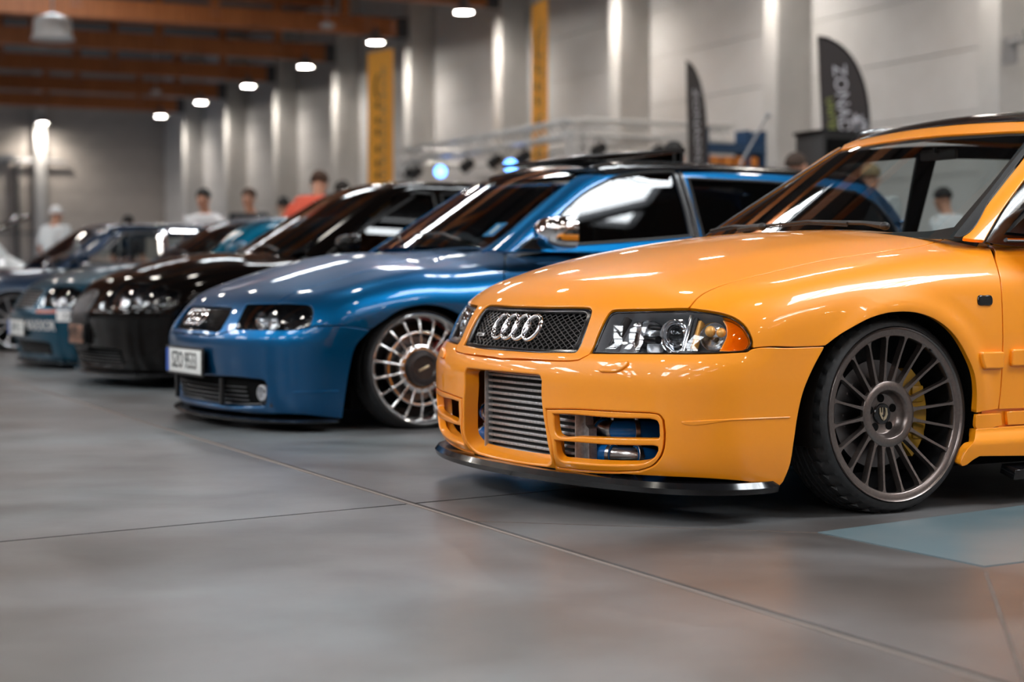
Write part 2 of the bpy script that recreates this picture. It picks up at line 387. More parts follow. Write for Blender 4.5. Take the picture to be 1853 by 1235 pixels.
# ------------------------------------------------------------------ the hall: floor
def floor_material():
    m=mat('polished_concrete',(.2,.2,.2),.2); nt=m.node_tree; b=nt.nodes['Principled BSDF']; L=nt.links.new
    tc=nt.nodes.new('ShaderNodeTexCoord')
    def nz_(sc,det,dist=0,st=(1,1,1)):
        mp=nt.nodes.new('ShaderNodeMapping'); mp.inputs['Scale'].default_value=st; n=nt.nodes.new('ShaderNodeTexNoise')
        n.inputs['Scale'].default_value=sc; n.inputs['Detail'].default_value=det; n.inputs['Distortion'].default_value=dist
        L(tc.outputs['Object'],mp.inputs[0]); L(mp.outputs[0],n.inputs['Vector']); return n.outputs['Fac']
    def ramp(f,cs):
        r=nt.nodes.new('ShaderNodeValToRGB'); L(f,r.inputs[0]); e=r.color_ramp.elements
        e[0].position,e[0].color=cs[0][0],(*cs[0][1],1); e[1].position,e[1].color=cs[-1][0],(*cs[-1][1],1)
        for p,c in cs[1:-1]: q=e.new(p); q.color=(*c,1)
        return r.outputs[0]
    def mix(a,b_,f,mode='MIX'):
        x=nt.nodes.new('ShaderNodeMix'); x.data_type='RGBA'; x.blend_type=mode; L(a,x.inputs[6]); L(b_,x.inputs[7])
        if isinstance(f,(int,float)): x.inputs[0].default_value=f
        else: L(f,x.inputs[0])
        return x.outputs[2]
    c=ramp(nz_(.5,4,.1),[(.38,(.092,.080,.075)),(.5,(.135,.134,.136)),(.62,(.160,.182,.192))])
    d=ramp(nz_(1.6,8,.6,(1,1,1)),[(.35,(.62,.60,.59)),(.5,(1,1,1)),(.66,(1.28,1.28,1.29))])
    c=mix(c,d,.9,'MULTIPLY')
    e=ramp(nz_(30,3,0),[(.3,(.8,.8,.8)),(.62,(1.04,1.04,1.04))]); c=mix(c,e,.3,'MULTIPLY')
    st=ramp(nz_(1.5,4,.4),[(.5,(0,0,0)),(.85,(1,1,1))])
    br=nt.nodes.new('ShaderNodeRGB'); br.outputs[0].default_value=(.10,.075,.062,1); 
    mul=nt.nodes.new('ShaderNodeMath'); mul.operation='MULTIPLY'; L(st,mul.inputs[0]); mul.inputs[1].default_value=.35
    c=mix(c,br.outputs[0],mul.outputs[0]); L(c,b.inputs['Base Color'])
    rr=ramp(nz_(3,3,.2),[(.2,(.295,.295,.295)),(.8,(.37,.37,.37))]); L(rr,b.inputs['Roughness'])
    bp=nt.nodes.new('ShaderNodeBump'); bp.inputs['Strength'].default_value=.01; bp.inputs['Distance'].default_value=.004; L(nz_(9,2),bp.inputs['Height']); L(bp.outputs[0],b.inputs['Normal'])
    b.inputs['Specular IOR Level'].default_value=.55
    return m
M['floor']=floor_material()
M['joint']=noise_mat('joint_filler',(.085,.065,.055),(.12,.095,.082),20,.6)
# floor slabs: bays between saw cuts, built as separate slabs with a recessed filler strip below
# cut lines given by two floor points each
def fl(px,py): q=at_z(px,py,0); return (float(q[0]),float(q[1]))
CUTS=[(fl(324,783),fl(1301,1082)),(fl(0,981),fl(712,915))]
X0,X1,Y0,Y1=-62,42,-34,64
def clip_poly(poly,p,n):
    out=[]
    for i in range(len(poly)):
        a=poly[i]; b=poly[(i+1)%len(poly)]; da=(a[0]-p[0])*n[0]+(a[1]-p[1])*n[1]; db=(b[0]-p[0])*n[0]+(b[1]-p[1])*n[1]
        if da>=0: out.append(a)
        if da*db<0: t=da/(da-db); out.append((a[0]+(b[0]-a[0])*t,a[1]+(b[1]-a[1])*t))
    return out
base=MB(); base.prism([(X0,Y0),(X1,Y0),(X1,Y1),(X0,Y1)],-.30,-.004); tag(base.build('floor',M['joint'],smooth=False),kind='structure')
a_,b_=CUTS[0]; c_,d_=CUTS[1]
def nrm(a,b): dx,dy=b[0]-a[0],b[1]-a[1]; l=math.hypot(dx,dy); return (-dy/l,dx/l)
n1,n2=nrm(a_,b_),nrm(c_,d_)
def shift(p,n,d): return (p[0]+n[0]*d,p[1]+n[1]*d)
bay=[(X0,Y0),(X1,Y0),(X1,Y1),(X0,Y1)]
JW=.017; floor_root=bpy.data.objects['floor']; S1=6.0; S2=6.0
slabs=[]
for i in range(-12,12):
    p=clip_poly(bay,shift(a_,n1,i*S1+JW),n1); p=clip_poly(p,shift(a_,n1,(i+1)*S1-JW),(-n1[0],-n1[1])) if len(p)>2 else []
    if len(p)<3: continue
    for j in range(-14,14):
        q=clip_poly(p,shift(c_,n2,j*S2+JW*.5),n2); q=clip_poly(q,shift(c_,n2,(j+1)*S2-JW*.5),(-n2[0],-n2[1])) if len(q)>2 else []
        if len(q)<3: continue
        slabs.append(q)
M['joint_line']=mat('joint_sealant',(.26,.22,.20),.6)
for k in range(-2,3):
    for (p_,q_,n_,S_) in((a_,b_,n1,S1),):
        u=((q_[0]-p_[0]),(q_[1]-p_[1])); l=math.hypot(*u); u=(u[0]/l,u[1]/l); o=shift(p_,n_,k*S_); P=[(o[0]+u[0]*t_,o[1]+u[1]*t_) for t_ in(-30,30)]
        b=MB(); b.prism([shift(P[0],n_,.004),shift(P[0],n_,-.004),shift(P[1],n_,-.004),shift(P[1],n_,.004)],-.006,-.001); b.build('joint_sealant',M['joint_line'],floor_root,smooth=False)
# two extra diagonal cuts by the channel cover, and the cover itself
C1=(fl(860,944),fl(1480,965)); C2=(fl(1783,1035),fl(1853,1235)); n3=nrm(*C1)
for q in slabs:
    V=[(x,y,0) for x,y in q]+[(x,y,-.012) for x,y in q]; n=len(q); sa=sarea(np.array(q))
    F=[tuple(range(n)) if sa>0 else tuple(range(n))[::-1]]+[(i,(i+1)%n,n+(i+1)%n,n+i) if sa<0 else (i,n+i,n+(i+1)%n,(i+1)%n) for i in range(n)]
    mesh('floor_slab',V,F,M['floor'],floor_root,smooth=False)
def floor_strip(name,p,q,w,m,z=.0006):
    n=nrm(p,q); P=[shift(p,n,w),shift(p,n,-w),shift(q,n,-w),shift(q,n,w)]
    b=MB(); b.prism(P,-.0005,z); return b.build(name,m,floor_root,smooth=False)
floor_strip('saw_cut',*C1,.0035,M['joint']); floor_strip('saw_cut',*C2,.005,M['joint'])
cov=[fl(1480,965),fl(1781,1027),fl(2100,988),fl(1853,916)]
b=MB(); b.prism(cov,-.001,.0025); M['cover']=noise_mat('blue_grey_cover',(.11,.17,.195),(.14,.19,.21),5,.32,0,.02); tag(b.build('floor_panel',M['cover'],smooth=False),'flat blue-grey floor panel set in the concrete beside the yellow car','floor panel')
# ------------------------------------------------------------------ wheels
def tyre(parent,R0,Wd,rim,treads=True,name='tyre'):
    prof=[(rim-.012,-.02),(rim,-.004),(rim+.004,0),(rim+.012,-.001),((rim+R0)/2+.004,-.010),(R0-.010,-.022),(R0-.003,-.032),(R0,-.044)]
    g=[]
    w0,w1=-.044,-(Wd-.044)
    for k in range(4):
        c=w0+(w1-w0)*(k+.75)/4.5; g+= [(R0,c+.006),(R0-.007,c+.004),(R0-.007,c-.004),(R0,c-.006)]
    prof+=g+[(R0,w1),(R0-.006,w1-.014),(R0-.02,-Wd+.004),(rim+.01,-Wd-.002),(rim-.01,-Wd+.01)]
    prof=np.array(prof); N=160; V=[];F=[]; k=len(prof)
    for i in range(N):
        a=2*PI*i/N
        for q,(r,h) in enumerate(prof):
            aa=a
            if treads and i%4==0 and r>R0-.012 and (-.07<h<-.02 or h<-Wd+.07): r-=.006
            if treads and r>R0-.001: aa=a+.10*math.sin((h+Wd/2)*14)
            V.append((r*math.cos(aa),h,r*math.sin(aa)))
    for i in range(N):
        j=(i+1)%N
        for q in range(k-1): F.append((i*k+q,i*k+q+1,j*k+q+1,j*k+q))
    o=MB(); o.V=V;o.F=F
    return o.build(name,M['rubber'],parent,angle=35,fix=True)
def brake(parent,side=-1,cal=None,rd=.16):
    b=MB(); b.lathe([(.05,-.105),(.07,-.09),(rd,-.09),(rd,-.115),(.05,-.115)],40,closed=True)
    for k in range(24):
        a=2*PI*k/24; b.lathe([(.005,-.0895),(.0001,-.0888)],6,T=Matrix.Translation((rd*.78*math.cos(a),0,rd*.78*math.sin(a))))
    b.build('brake_disc',M['disc'],parent)
    c=MB(); P=[]
    for k in range(13): a=R(-48+96*k/12); P.append(((rd+.018)*math.cos(a)*side,(rd+.018)*math.sin(a)))
    for k in range(13): a=R(48-96*k/12); P.append(((rd-.052)*math.cos(a)*side,(rd-.052)*math.sin(a)))
    c.prism(P,-.135,-.068,axis='Y')
    for z in(-.055,.055):
        c.box((side*(rd-.02),-.066,z),(.045,.012,.05),bev=.005)
    c.build('caliper',cal or M['caliper'],parent,angle=30)
def barrel(parent,r,m,w=.2):
    b=MB(); b.lathe([(r,-.008),(r-.006,-.03),(r-.012,-.06),(r-.012,-w+.02),(r,-w)],64)
    b.lathe([(.001,-w+.03),(r-.012,-w+.03)],40)
    return b.build('rim_barrel',m,parent)
def wheel_yellow(root,loc,mirror=False,camber=2.0):
    w=empty('wheel',loc,parent=root,rot=(R(camber)*(1 if not mirror else -1),0,PI if mirror else 0))
    tyre(w,.296,.205,.256); M.setdefault('barrel',mat('rim_barrel',(.02,.02,.022),.4,.6)); barrel(w,.252,M['barrel'])
    b=MB(); b.lathe([(.250,-.03),(.255,-.012),(.2575,.002),(.2555,.0045),(.252,.002),(.2505,-.001),(.234,-.002),(.2305,-.006),(.2305,-.02),(.236,-.03)],96)
    b.lathe([(.098,-.046),(.0985,-.036),(.096,-.033),(.074,-.031),(.071,-.033),(.067,-.045),(.060,-.064),(.0575,-.066),(.031,-.067)],64)
    b.build('rim',M['rim_bronze'],w,angle=50)
    for k in range(20):
        a=2*PI*(k+.35)/20; c=MB(); sec=[(.094,.010,-.035),(.102,.0062,-.034),(.112,.0046,-.033),(.17,.0036,-.020),(.215,.0034,-.008),(.226,.0050,-.005),(.233,.010,-.004)]
        V=[]
        for (r,hw,y) in sec: V+=[(r,y,-hw),(r,y,hw),(r,y-.024,hw*.8),(r,y-.024,-hw*.8)]
        F=[]
        for i in range(len(sec)-1):
            for q in range(4): F.append((i*4+q,i*4+(q+1)%4,i*4+4+(q+1)%4,i*4+4+q))
        F+=[(0,1,2,3),(len(V)-4,len(V)-3,len(V)-2,len(V)-1)]
        c.add(V,F,Matrix.Rotation(a,4,'Y')); c.build('spoke',M['rim_bronze'],w,angle=50)
    for k in range(5):
        a=2*PI*(k+.22)/5; c=MB(); c.lathe([(.0125,-.0665),(.0125,-.0645),(.0001,-.0645)],16,T=Matrix.Translation((.046*math.cos(a),0,.046*math.sin(a))))
        c.build('lug_hole_shade',M['void'],w)  # flat dark disc, painted as the shade inside a lug hole
    c=MB(); c.lathe([(.0315,-.069),(.0315,-.062),(.029,-.0595),(.0001,-.0585)],40); cap=c.build('centre_cap',M['black_gloss'],w)
    M.setdefault('gold',mat('gold_emblem',(.55,.45,.30),.35,.8))
    e=MB(); e.prism([(-.006,.019),(-.014,.016),(-.016,-.002),(-.010,-.014),(0,-.021),(.0,-.012),(-.006,-.006),(-.009,.006)],-.0585,-.056,axis='Y')
    e.prism([(.002,.019),(.005,.019),(.006,.004),(.010,.004),(.011,.019),(.015,.017),(.015,0),(.008,-.014),(.002,-.019),(.002,-.010),(.007,-.004),(.002,-.002)],-.0585,-.056,axis='Y')
    e.build('emblem',M['gold'],w,smooth=False)
    v=MB(); v.tube([(.236*math.cos(2.2),-.012,.236*math.sin(2.2)),(.228*math.cos(2.2),.006,.228*math.sin(2.2))],.003,8); v.build('valve',M['black'],w)
    brake(w,1 if mirror else -1)
    return w
# ------------------------------------------------------------------ yellow estate
_th=29.5; _hw=.832
YP=Pose(1.140-_hw*math.sin(R(_th)),5.186+_hw*math.cos(R(_th)),180+_th)
nz=spl([0,.10,.16,.25,.34,.42,.455,.48,.52,.60,.68,.85],[.79,.835,.875,.89,.892,.887,.872,.850,.83,.795,.745,.63])
wz=spl([0,.10,.2,.3,.45,.55,.62,.72,.82,1.0],[.79,.825,.845,.853,.862,.864,.860,.842,.79,.68])
hz=spl([-3.9,-3.4,-2,-.4,0,.3,.55,.7,.8,.9,1.0],[.86,.88,.885,.860,.836,.790,.728,.675,.625,.55,.46])
def arch_flare(x,z,xc,zc,r0,amp): 
    d=np.sqrt((x-xc)**2+(z-zc)**2); return amp*np.exp(-((d-r0)/.035)**2)*sstep(z,zc-.1,zc+.1)
def Fb(P):
    x,y,z=P[...,0],np.abs(P[...,1]),P[...,2]
    n=nz(z)-.15*(y/.8)**2-.05*(y/.8)**4
    w=wz(z)-.05*sstep(x,.1,1.0)-.05*sstep(-x,2.4,3.5)+arch_flare(x,z,.013,.295,.315,.010)+arch_flare(x,z,-2.617,.295,.315,.010)
    s=smax(y-w,x-n,.16); s=smax(s,(-3.46-.25*(z-.5)+.10*(y/.8)**2)-x,.16)
    top=z-(hz(x)-.085*(y/.75)**2.4+.0035*np.exp(-((y-.46-.10*sstep(-x,-.7,.4))/.09)**2)*sstep(-x,-.75,-.3))
    return smax(s,top,.10)
def Fg(P):
    x,y,z=P[...,0],np.abs(P[...,1]),P[...,2]
    xb=-.22-.13*(y/.7)**2; r=R(31)
    ws=(x-xb)*math.sin(r)+(z-.825)*math.cos(r)
    side=(y-(.745-.33*(z-.82)))*.94
    roof=z-(1.300-.03*(y/.6)**2-.035*((x+1.7)/1.0)**2*(x>-1.7)-.03*((x+1.7)/1.7)**2)
    return smax(smax(smax(ws,roof,.08),side,.06),-(x+3.35)*.85+(z-.85)*.45,.1)
Fall=lambda P: np.minimum(Fb(P),Fg(P))
yc=empty('estate_car',tuple(YP.o),YP.yaw); tag(yc,'bright yellow estate car at the right with black mesh grille and dark multi-spoke wheels','car')
C=Car(YP,Fall,Fb,Fg,yc,3.5,10)
def cz_(F,z,x0=1.4):   # point on the centreline at a height, from the front
    P=np.array([[x0,0,z]]); t=cast(F,P,np.array([[-1.,0,0]]),0,1.9,80)[0]; return (x0-t,0.,z)
def cpx(C,px,py,F=None):
    q=C.pix([(px,py)],F)[0]; return cz_(F or C.Fb,float(q[2]))
WR=Wrap(-.1,.85); HD=Par((1,0,1.1)); SD=Par((0,1,0)); DG=Par((.25,1,.75)); TP=Par((0,0,1)); PL=Par((.7,1,.6)); WS=Par((.6,0,1))
lamp=[[(1067.5,638.5),(1082.5,604),(1094.5,578),(1101,567.5)],[(1101,567.5),(1107,562),(1115,560.5)],[(1115,560.5),(1181,559.3),(1246,558)],[(1246,558),(1276,561.6),(1302,566),(1328,574.5),(1345,586.6),(1357,604),(1362,619.5),(1361,632)],[(1361,632),(1358,635.5),(1352,637)],[(1352,637),(1284.5,640),(1198,640),(1112,639.5)]]
def uniq(segs): return [s[:-1] if s[-1]==segs[(i+1)%len(segs)][0] else s for i,s in enumerate(segs)]
zf=lambda py,px=945: cpx(C,px,py)
# hood
hood_rear=[(-.425,.615,.82),(-.36,.40,.84),(-.33,.2,.86),(-.325,0,.86)]
hood=[[zf(652.5),(1000,653),(1034,653),(1047,651.5)],[(1047,651.5),(1068,639)]]+lamp[0:1]+lamp[1:3]+[[(1246,558),(1266,536),(1307,516),(1400,492),(1488,472),(1595,456),(1657,447),(1700,436.5)],[(1700,436.5),(1712,430)],[(1712,430)]+hood_rear]
grl=[[zf(554.3,955),(995.4,555.3),(1058,555.5)],[(1058,555.5),(1067,557),(1070.6,563)],[(1070.6,563),(1068,573.7),(1052.4,620),(1047,631)],[(1047,631),(1042,637),(1033,638.4)],[(1033,638.4),(969.5,637.8),zf(636.5,945)]]
C.panel('hood',uniq(hood),HD,M['yellow'],holes=[uniq(grl)],half=True,hhalf=(0,),sp_=.02,hr=.004,hdepth=.02,depth=.02)
# fender
fen=[[(1246,558),(1266,536),(1307,516),(1400,492),(1488,472),(1595,456),(1657,447),(1700,436.5)],[(1700,436.5),(1712,430)],[(1712,430),(1720,429.5),(1738,431.5),(1765,435.5),(1785,441)],
 [(1785,441),(1802,475),(1811,512),(1814,560),(1814.5,640),(1811,706),(1807,742)],[(1807,742),(1766,750)],
 [(1766,750),(1767,713),(1763,679),(1748,643),(1728,610),(1699,584),(1662,569),(1619,567),(1579,576),(1539,596),(1519,608),(1494,627)],
 [(1494,627),(1430,629.5),(1361,631.5)],[(1361,631.5),(1362,619.5),(1357,604),(1345,586.6),(1328,574.5),(1302,566),(1276,561.6),(1246,558)]]
C.panel('fender',uniq(fen),DG,M['yellow'],sp_=.02,mirror=True,depth=.025)
# bumper
bum=[[zf(652.5),(1000,653),(1034,653),(1047,651.5)],[(1047,651.5),(1068,639)],[(1067.5,639),(1112,639.5),(1198,640),(1284.5,640),(1352,637)],[(1352,637),(1361,631.5),(1430,629.5),(1494,627)],
 [(1494,627),(1473,666),(1456,706),(1446,746),(1438,799),(1430,845),(1419,872)],[(1419,872),(1411,881),(1404,883)],[(1404,883),(1380,877),(1290,868),(1120,859),(1018,851),cpx(C,935,840)]]
ic=[[cpx(C,930,674.5),(950,676.5),(968,678)],[(968,678),(975,680),(978.5,690)],[(978.5,690),(978,713),(981,749),(988,794),(995,828),(996,838)],[(996,838),(990,842),(980,841.5)],[(980,841.5),(950,838),cpx(C,930,835)]]
vent_o=[(990,741),(1049,741.5),(1109,745),(1174,747),(1192,751),(1201,761),(1202.5,789),(1197,823),(1182,843),(1156,853),(1109,854.5),(1049,851.5),(1006,846)]
VO=[[(988,741),(1049,741.5),(1109,745),(1174,747.5)],[(1174,747.5),(1192,751),(1200,761)],[(1200,761),(1202.5,789),(1197,823),(1182,843),(1156,853)],[(1156,853),(1109,854.5),(1049,851.5),(1007,846.5)],[(1007,846.5),(998,807),(990,770)]]
C.panel('bumper',uniq(bum),WR,M['yellow'],holes=[uniq(ic),uniq(VO)],half=True,hhalf=(0,),sp_=.018,hr=.006,hdepth=.05,depth=.03)
v1=[[(1001,750),(1026,750.5),(1109,757),(1174,758.5)],[(1174,758.5),(1187,762),(1191,770)],[(1191,770),(1192,789)],[(1192,789),(1190,794),(1185,794.5)],[(1185,794.5),(1109,793),(1049,790.5),(1007,787)]]
v2=[[(1004,798),(1049,802),(1109,806),(1180,807)],[(1180,807),(1188,809),(1189,817)],[(1189,817),(1182,829),(1168,838),(1150,841.6)],[(1150,841.6),(1109,842),(1073,840.5),(1034,837),(1014,833.5)]]
C.panel('vent_surround',uniq(VO),WR,M['yellow'],holes=[uniq(v1),uniq(v2)],sp_=.010,hr=.006,hdepth=.025,depth=.03,gap=.0035,mirror=True,bstep=.008)
# doors, sills, rear body, greenhouse of the yellow car
def Y3(x,z): return (x,.85,z)
bl=.807
ZS=float(C.pix([(1800,745)])[0][2])   # bottom edge of the doors
fd=[[(1785,441),(1802,475),(1811,512),(1814,560),(1814.5,640),(1811,706),(1807,742)],[(1807,742),Y3(-.9,ZS),Y3(-1.40,ZS)],[Y3(-1.40,ZS),Y3(-1.42,.5),Y3(-1.42,.812)],[Y3(-1.42,.812),Y3(-.9,.812),(1785,441)]]
C.panel('front_door',uniq(fd),SD,M['yellow'],sp_=.03,mirror=True)
rd=[[Y3(-1.40,ZS),Y3(-1.42,.5),Y3(-1.42,.812)],[Y3(-1.42,.812),Y3(-2.0,.82),Y3(-2.5,.825)],[Y3(-2.5,.825),Y3(-2.44,.62),Y3(-2.32,.50)],[Y3(-2.32,.50),Y3(-2.28,.40),Y3(-2.27,ZS)]]
C.panel('rear_door',uniq(rd),SD,M['yellow'],sp_=.035,mirror=True)
ar=[Y3(-2.617+.31*math.cos(a),.29+.31*math.sin(a)) for a in np.linspace(-.2,PI+.2,15)]
qp=[[Y3(-2.5,.825),Y3(-2.44,.62),Y3(-2.32,.50)],[Y3(-2.32,.50),Y3(-2.28,.40),Y3(-2.27,.232)],[Y3(-2.27,.232)]+[tuple(q) for q in ar[1:-1]]+[Y3(-2.95,.15)],[Y3(-2.95,.15),Y3(-3.2,.14)],[Y3(-3.2,.14),Y3(-3.22,.5),Y3(-3.18,.83)],[Y3(-3.18,.83),Y3(-2.8,.828)]]
C.panel('quarter_panel',uniq(qp),SD,M['yellow'],sp_=.035,mirror=True)
class WrapB(Wrap):
    def to2(s,P): P=np.asarray(P,float); return np.stack([np.arctan2(P[...,1],-(P[...,0]-s.xc))*s.r,P[...,2]],-1)
    def rays(s,uv):
        a=uv[...,0]/s.r; D=-np.stack([-np.cos(a),np.sin(a),0*a],-1); O=np.stack([0*a+s.xc,0*a,uv[...,1]],-1)-D*1.6; return O,D,0,1.6
WB=WrapB(-2.6,.85)
def rear_shell(C,m,x1,xw,zt,zb=.15,yw=.84,name='rear_bumper'):
    g=[[(xw-.9,0,zb),(xw-.5,.7,zb),(x1,yw,zb)],[(x1,yw,zb),(x1,yw,zt)],[(x1,yw,zt),(xw-.7,.6,zt),(xw-.9,0,zt)]]
    return C.panel(name,uniq(g),WrapB(xw,.85),m,half=True,sp_=.04)
rear_shell(C,M['yellow'],-3.2,-2.6,.82)
# side skirt, mouldings, marker
sk=[[(1766,776),(1763,793),(1748,815),(1736,838)],[(1736,838),(1740,845),(1750,842)],[(1750,842),(1760,834),(1772,827)],[(1772,827),Y3(-1.2,.118),Y3(-2.22,.118)],[Y3(-2.22,.118),Y3(-2.24,ZS-.047)],[Y3(-2.24,ZS-.047),Y3(-.45,ZS-.047),(1766,776)]]
Fsk=lambda P: Fb(P)-.020*sstep(ZS-.050-P[...,2],0,.045)
C.panel('side_skirt',uniq(sk),SD,M['yellow'],F=Fsk,sp_=.02,mirror=True,off=.002,depth=.03)
C.panel('sill_strip',uniq([[(1766,750.5),(1811,748)],[(1811,748),(1814,771)],[(1814,771),(1766,775.5)]]),SD,M['yellow'],sp_=.02,mirror=True,r=.002,off=.001,gap=.001)
C.panel('sill_strip',uniq([[Y3(-.408,ZS-.002),Y3(-2.25,ZS-.002)],[Y3(-2.25,ZS-.002),Y3(-2.25,ZS-.045)],[Y3(-2.25,ZS-.045),Y3(-.415,ZS-.045)],[Y3(-.415,ZS-.045),Y3(-.408,ZS-.002)]]),SD,M['yellow'],sp_=.04,mirror=True,r=.002,off=.001,gap=.001)
C.panel('sill_inner',uniq([[Y3(-.31,ZS+.02),Y3(-2.24,ZS+.02)],[Y3(-2.24,ZS+.02),Y3(-2.24,.16)],[Y3(-2.24,.16),Y3(-.31,.16)],[Y3(-.31,.16),Y3(-.31,ZS+.02)]]),SD,M['yellow'],sp_=.05,mirror=True,off=-.012)
sk2=[[Y3(-.42,.118),Y3(-2.2,.118)],[Y3(-2.2,.118),Y3(-2.2,.085)],[Y3(-2.2,.085),Y3(-.42,.085)],[Y3(-.42,.085),Y3(-.42,.118)]]
C.panel('skirt_blade',uniq(sk2),SD,M['black_gloss'],F=Fsk,sp_=.04,mirror=True,off=.03,depth=.06)
for nm,xa,xb in(('fender_moulding',None,-.4035),('door_moulding',-.4085,-1.405),('door_moulding',-1.435,-2.27)):
    if xa is None: g=[[(1771,637),(1814,635.5)],[(1814,635.5),(1813.5,668)],[(1813.5,668),(1778,669)],[(1778,669),(1774,655)]]
    else: g=[[Y3(xa,.478),Y3(xb,.478)],[Y3(xb,.478),Y3(xb,.424)],[Y3(xb,.424),Y3(xa,.424)],[Y3(xa,.424),Y3(xa,.478)]]
    C.panel(nm,uniq(g),SD,M['yellow'],sp_=.02,off=.012,r=.006,depth=.012,gap=.002,mirror=True)
mk=[(1768.5,541),(1770,535.5),(1781,534.5),(1793,535.5),(1795.5,544),(1794,552),(1782,553.5),(1770,551.5)]
C.panel('side_marker',mk,SD,M['black_gloss'],sp_=.008,off=.006,r=.006,depth=.012,mirror=True,gap=0)
# greenhouse
ws=[[(-.225,0,.82),(-.24,.3,.82),(-.31,.60,.82),(1724,430)],[(1724,430),(1788,349),(1848,272),(-.88,.505,1.195)],[(-.88,.505,1.195),(-.87,.48,1.20)],[(-.87,.48,1.20),(-.845,.25,1.20),(-.835,0,1.20)]]
C.panel('windscreen',uniq(ws),WS,M['glass'],F=Fg,half=True,sp_=.03,off=-.004,depth=.003)
wi=[[(-.265,0,.845),(-.28,.3,.845),(-.345,.57,.845),(-.385,.64,.86)],[(-.385,.64,.86),(-.60,.575,1.01),(-.86,.485,1.185)],[(-.86,.485,1.185),(-.825,.25,1.185),(-.815,0,1.185)]]
C.panel('windscreen_frit',uniq(ws),WS,M['black'],F=Fg,half=True,holes=[uniq(wi)],hhalf=(0,),sp_=.03,off=-.008,depth=.001,r=.0005,gap=.004)
C.panel('windscreen_seal',uniq([[(1724,430),(1788,349),(1848,272),(-.90,.505,1.195)],[(-.90,.505,1.195),(-.905,.525,1.195)],[(-.905,.525,1.195),(1853,283),(1798,354),(1738,431)]]),PL,M['black'],F=Fg,sp_=.02,off=.003,depth=.004,mirror=True)
ap=[[(1739.5,431.5),(1798,354),(1853,284),(-.915,.52,1.195)],[(-.915,.52,1.195),(-.97,.575,1.195)],[(-.97,.575,1.195),(-.80,.61,1.09),(1853,327),(1815,380),(1782,437)],[(1782,437),(1762,434.5)]]
C.panel('windscreen_pillar',uniq(ap),PL,M['yellow'],F=Fall,sp_=.02,mirror=True,r=.003)
hd=[[(-.838,0,1.205),(-.848,.25,1.205),(-.885,.50,1.20)],[(-.885,.50,1.20),(-.97,.575,1.195)],[(-.97,.575,1.195),(-1.6,.60,1.23),(-2.4,.60,1.23),(-3.15,.57,1.19)],[(-3.15,.57,1.19),(-3.22,.3,1.23),(-3.24,0,1.24)]]
C.panel('roof',uniq(hd),TP,M['yellow'],F=Fg,half=True,sp_=.04)
rc=[[(-.915,0,1.25),(-.93,.3,1.25),(-.95,.47,1.25)],[(-.95,.47,1.25),(-2.2,.50,1.27),(-3.1,.48,1.2)],[(-3.1,.48,1.2),(-3.12,0,1.2)]]
C.panel('roof_cover',uniq(rc),TP,M['black_gloss'],F=Fg,half=True,sp_=.05,off=.004,depth=.004)
def side_glass(C,F,pts,name='side_window',m=None): return C.panel(name,pts,SD,m or M['tint'],F=F,sp_=.05,off=-.004,depth=.003,mirror=True)
def G3(x,z): return (x,.7,z)
side_glass(C,Fg,uniq([[G3(-.62,.83),G3(-.80,1.0),G3(-1.02,1.145)],[G3(-1.02,1.145),G3(-1.40,1.185)],[G3(-1.40,1.185),G3(-1.42,.83)],[G3(-1.42,.83),G3(-.62,.83)]]),m=M['glass'])
side_glass(C,Fg,uniq([[G3(-1.47,1.185),G3(-2.0,1.19),G3(-2.36,1.18)],[G3(-2.36,1.18),G3(-2.44,.835)],[G3(-2.44,.835),G3(-1.46,.83)],[G3(-1.46,.83),G3(-1.47,1.185)]]),m=M['glass'])
side_glass(C,Fg,uniq([[G3(-2.47,1.175),G3(-2.9,1.15),G3(-3.08,1.12)],[G3(-3.08,1.12),G3(-3.15,.845)],[G3(-3.15,.845),G3(-2.52,.84)],[G3(-2.52,.84),G3(-2.47,1.175)]]),m=M['glass'])
# door frames in black with window openings
dfr=[[(1782,438),(1815,381),(1853,328.5),(-.80,.61,1.09),(-.975,.575,1.195)],[(-.975,.575,1.195),G3(-1.6,1.235),G3(-2.4,1.235),G3(-3.12,1.19)],[G3(-3.12,1.19),G3(-3.28,.84)],[G3(-3.28,.84),G3(-2.0,.82),G3(-1.0,.812),(1790,441)]]
C.panel('window_frame',uniq(dfr),SD,M['black_gloss'],F=Fall,holes=[uniq([[G3(-.62,.835),G3(-.80,1.0),G3(-1.02,1.145)],[G3(-1.02,1.145),G3(-1.38,1.18)],[G3(-1.38,1.18),G3(-1.40,.835)],[G3(-1.40,.835),G3(-.62,.835)]]),
  uniq([[G3(-1.48,1.182),G3(-2.0,1.187),G3(-2.34,1.175)],[G3(-2.34,1.175),G3(-2.42,.84)],[G3(-2.42,.84),G3(-1.47,.835)],[G3(-1.47,.835),G3(-1.48,1.182)]]),
  uniq([[G3(-2.50,1.17),G3(-2.9,1.145),G3(-3.05,1.115)],[G3(-3.05,1.115),G3(-3.12,.85)],[G3(-3.12,.85),G3(-2.55,.845)],[G3(-2.55,.845),G3(-2.50,1.17)]])],sp_=.03,mirror=True,off=.001,hr=.004,hdepth=.015)
bt=MB()
for s in(1,-1): bt.tube([(x,s*(float(np.interp(x,[-3.1,-1.4,-.5],[.755,.757,.752]))),.812) for x in np.linspace(-3.1,-.50,14)],.006,8)
bt.build('beltline_trim',M['chrome'],yc)
tg=[[(-3.28,0,.86),(-3.26,.5,.86)],[(-3.26,.5,.86),(-3.10,.45,1.16)],[(-3.10,.45,1.16),(-3.12,0,1.18)]]
C.panel('tailgate_window',uniq(tg),Par((-1,0,.3)),M['glass'],F=Fg,half=True,sp_=.05)
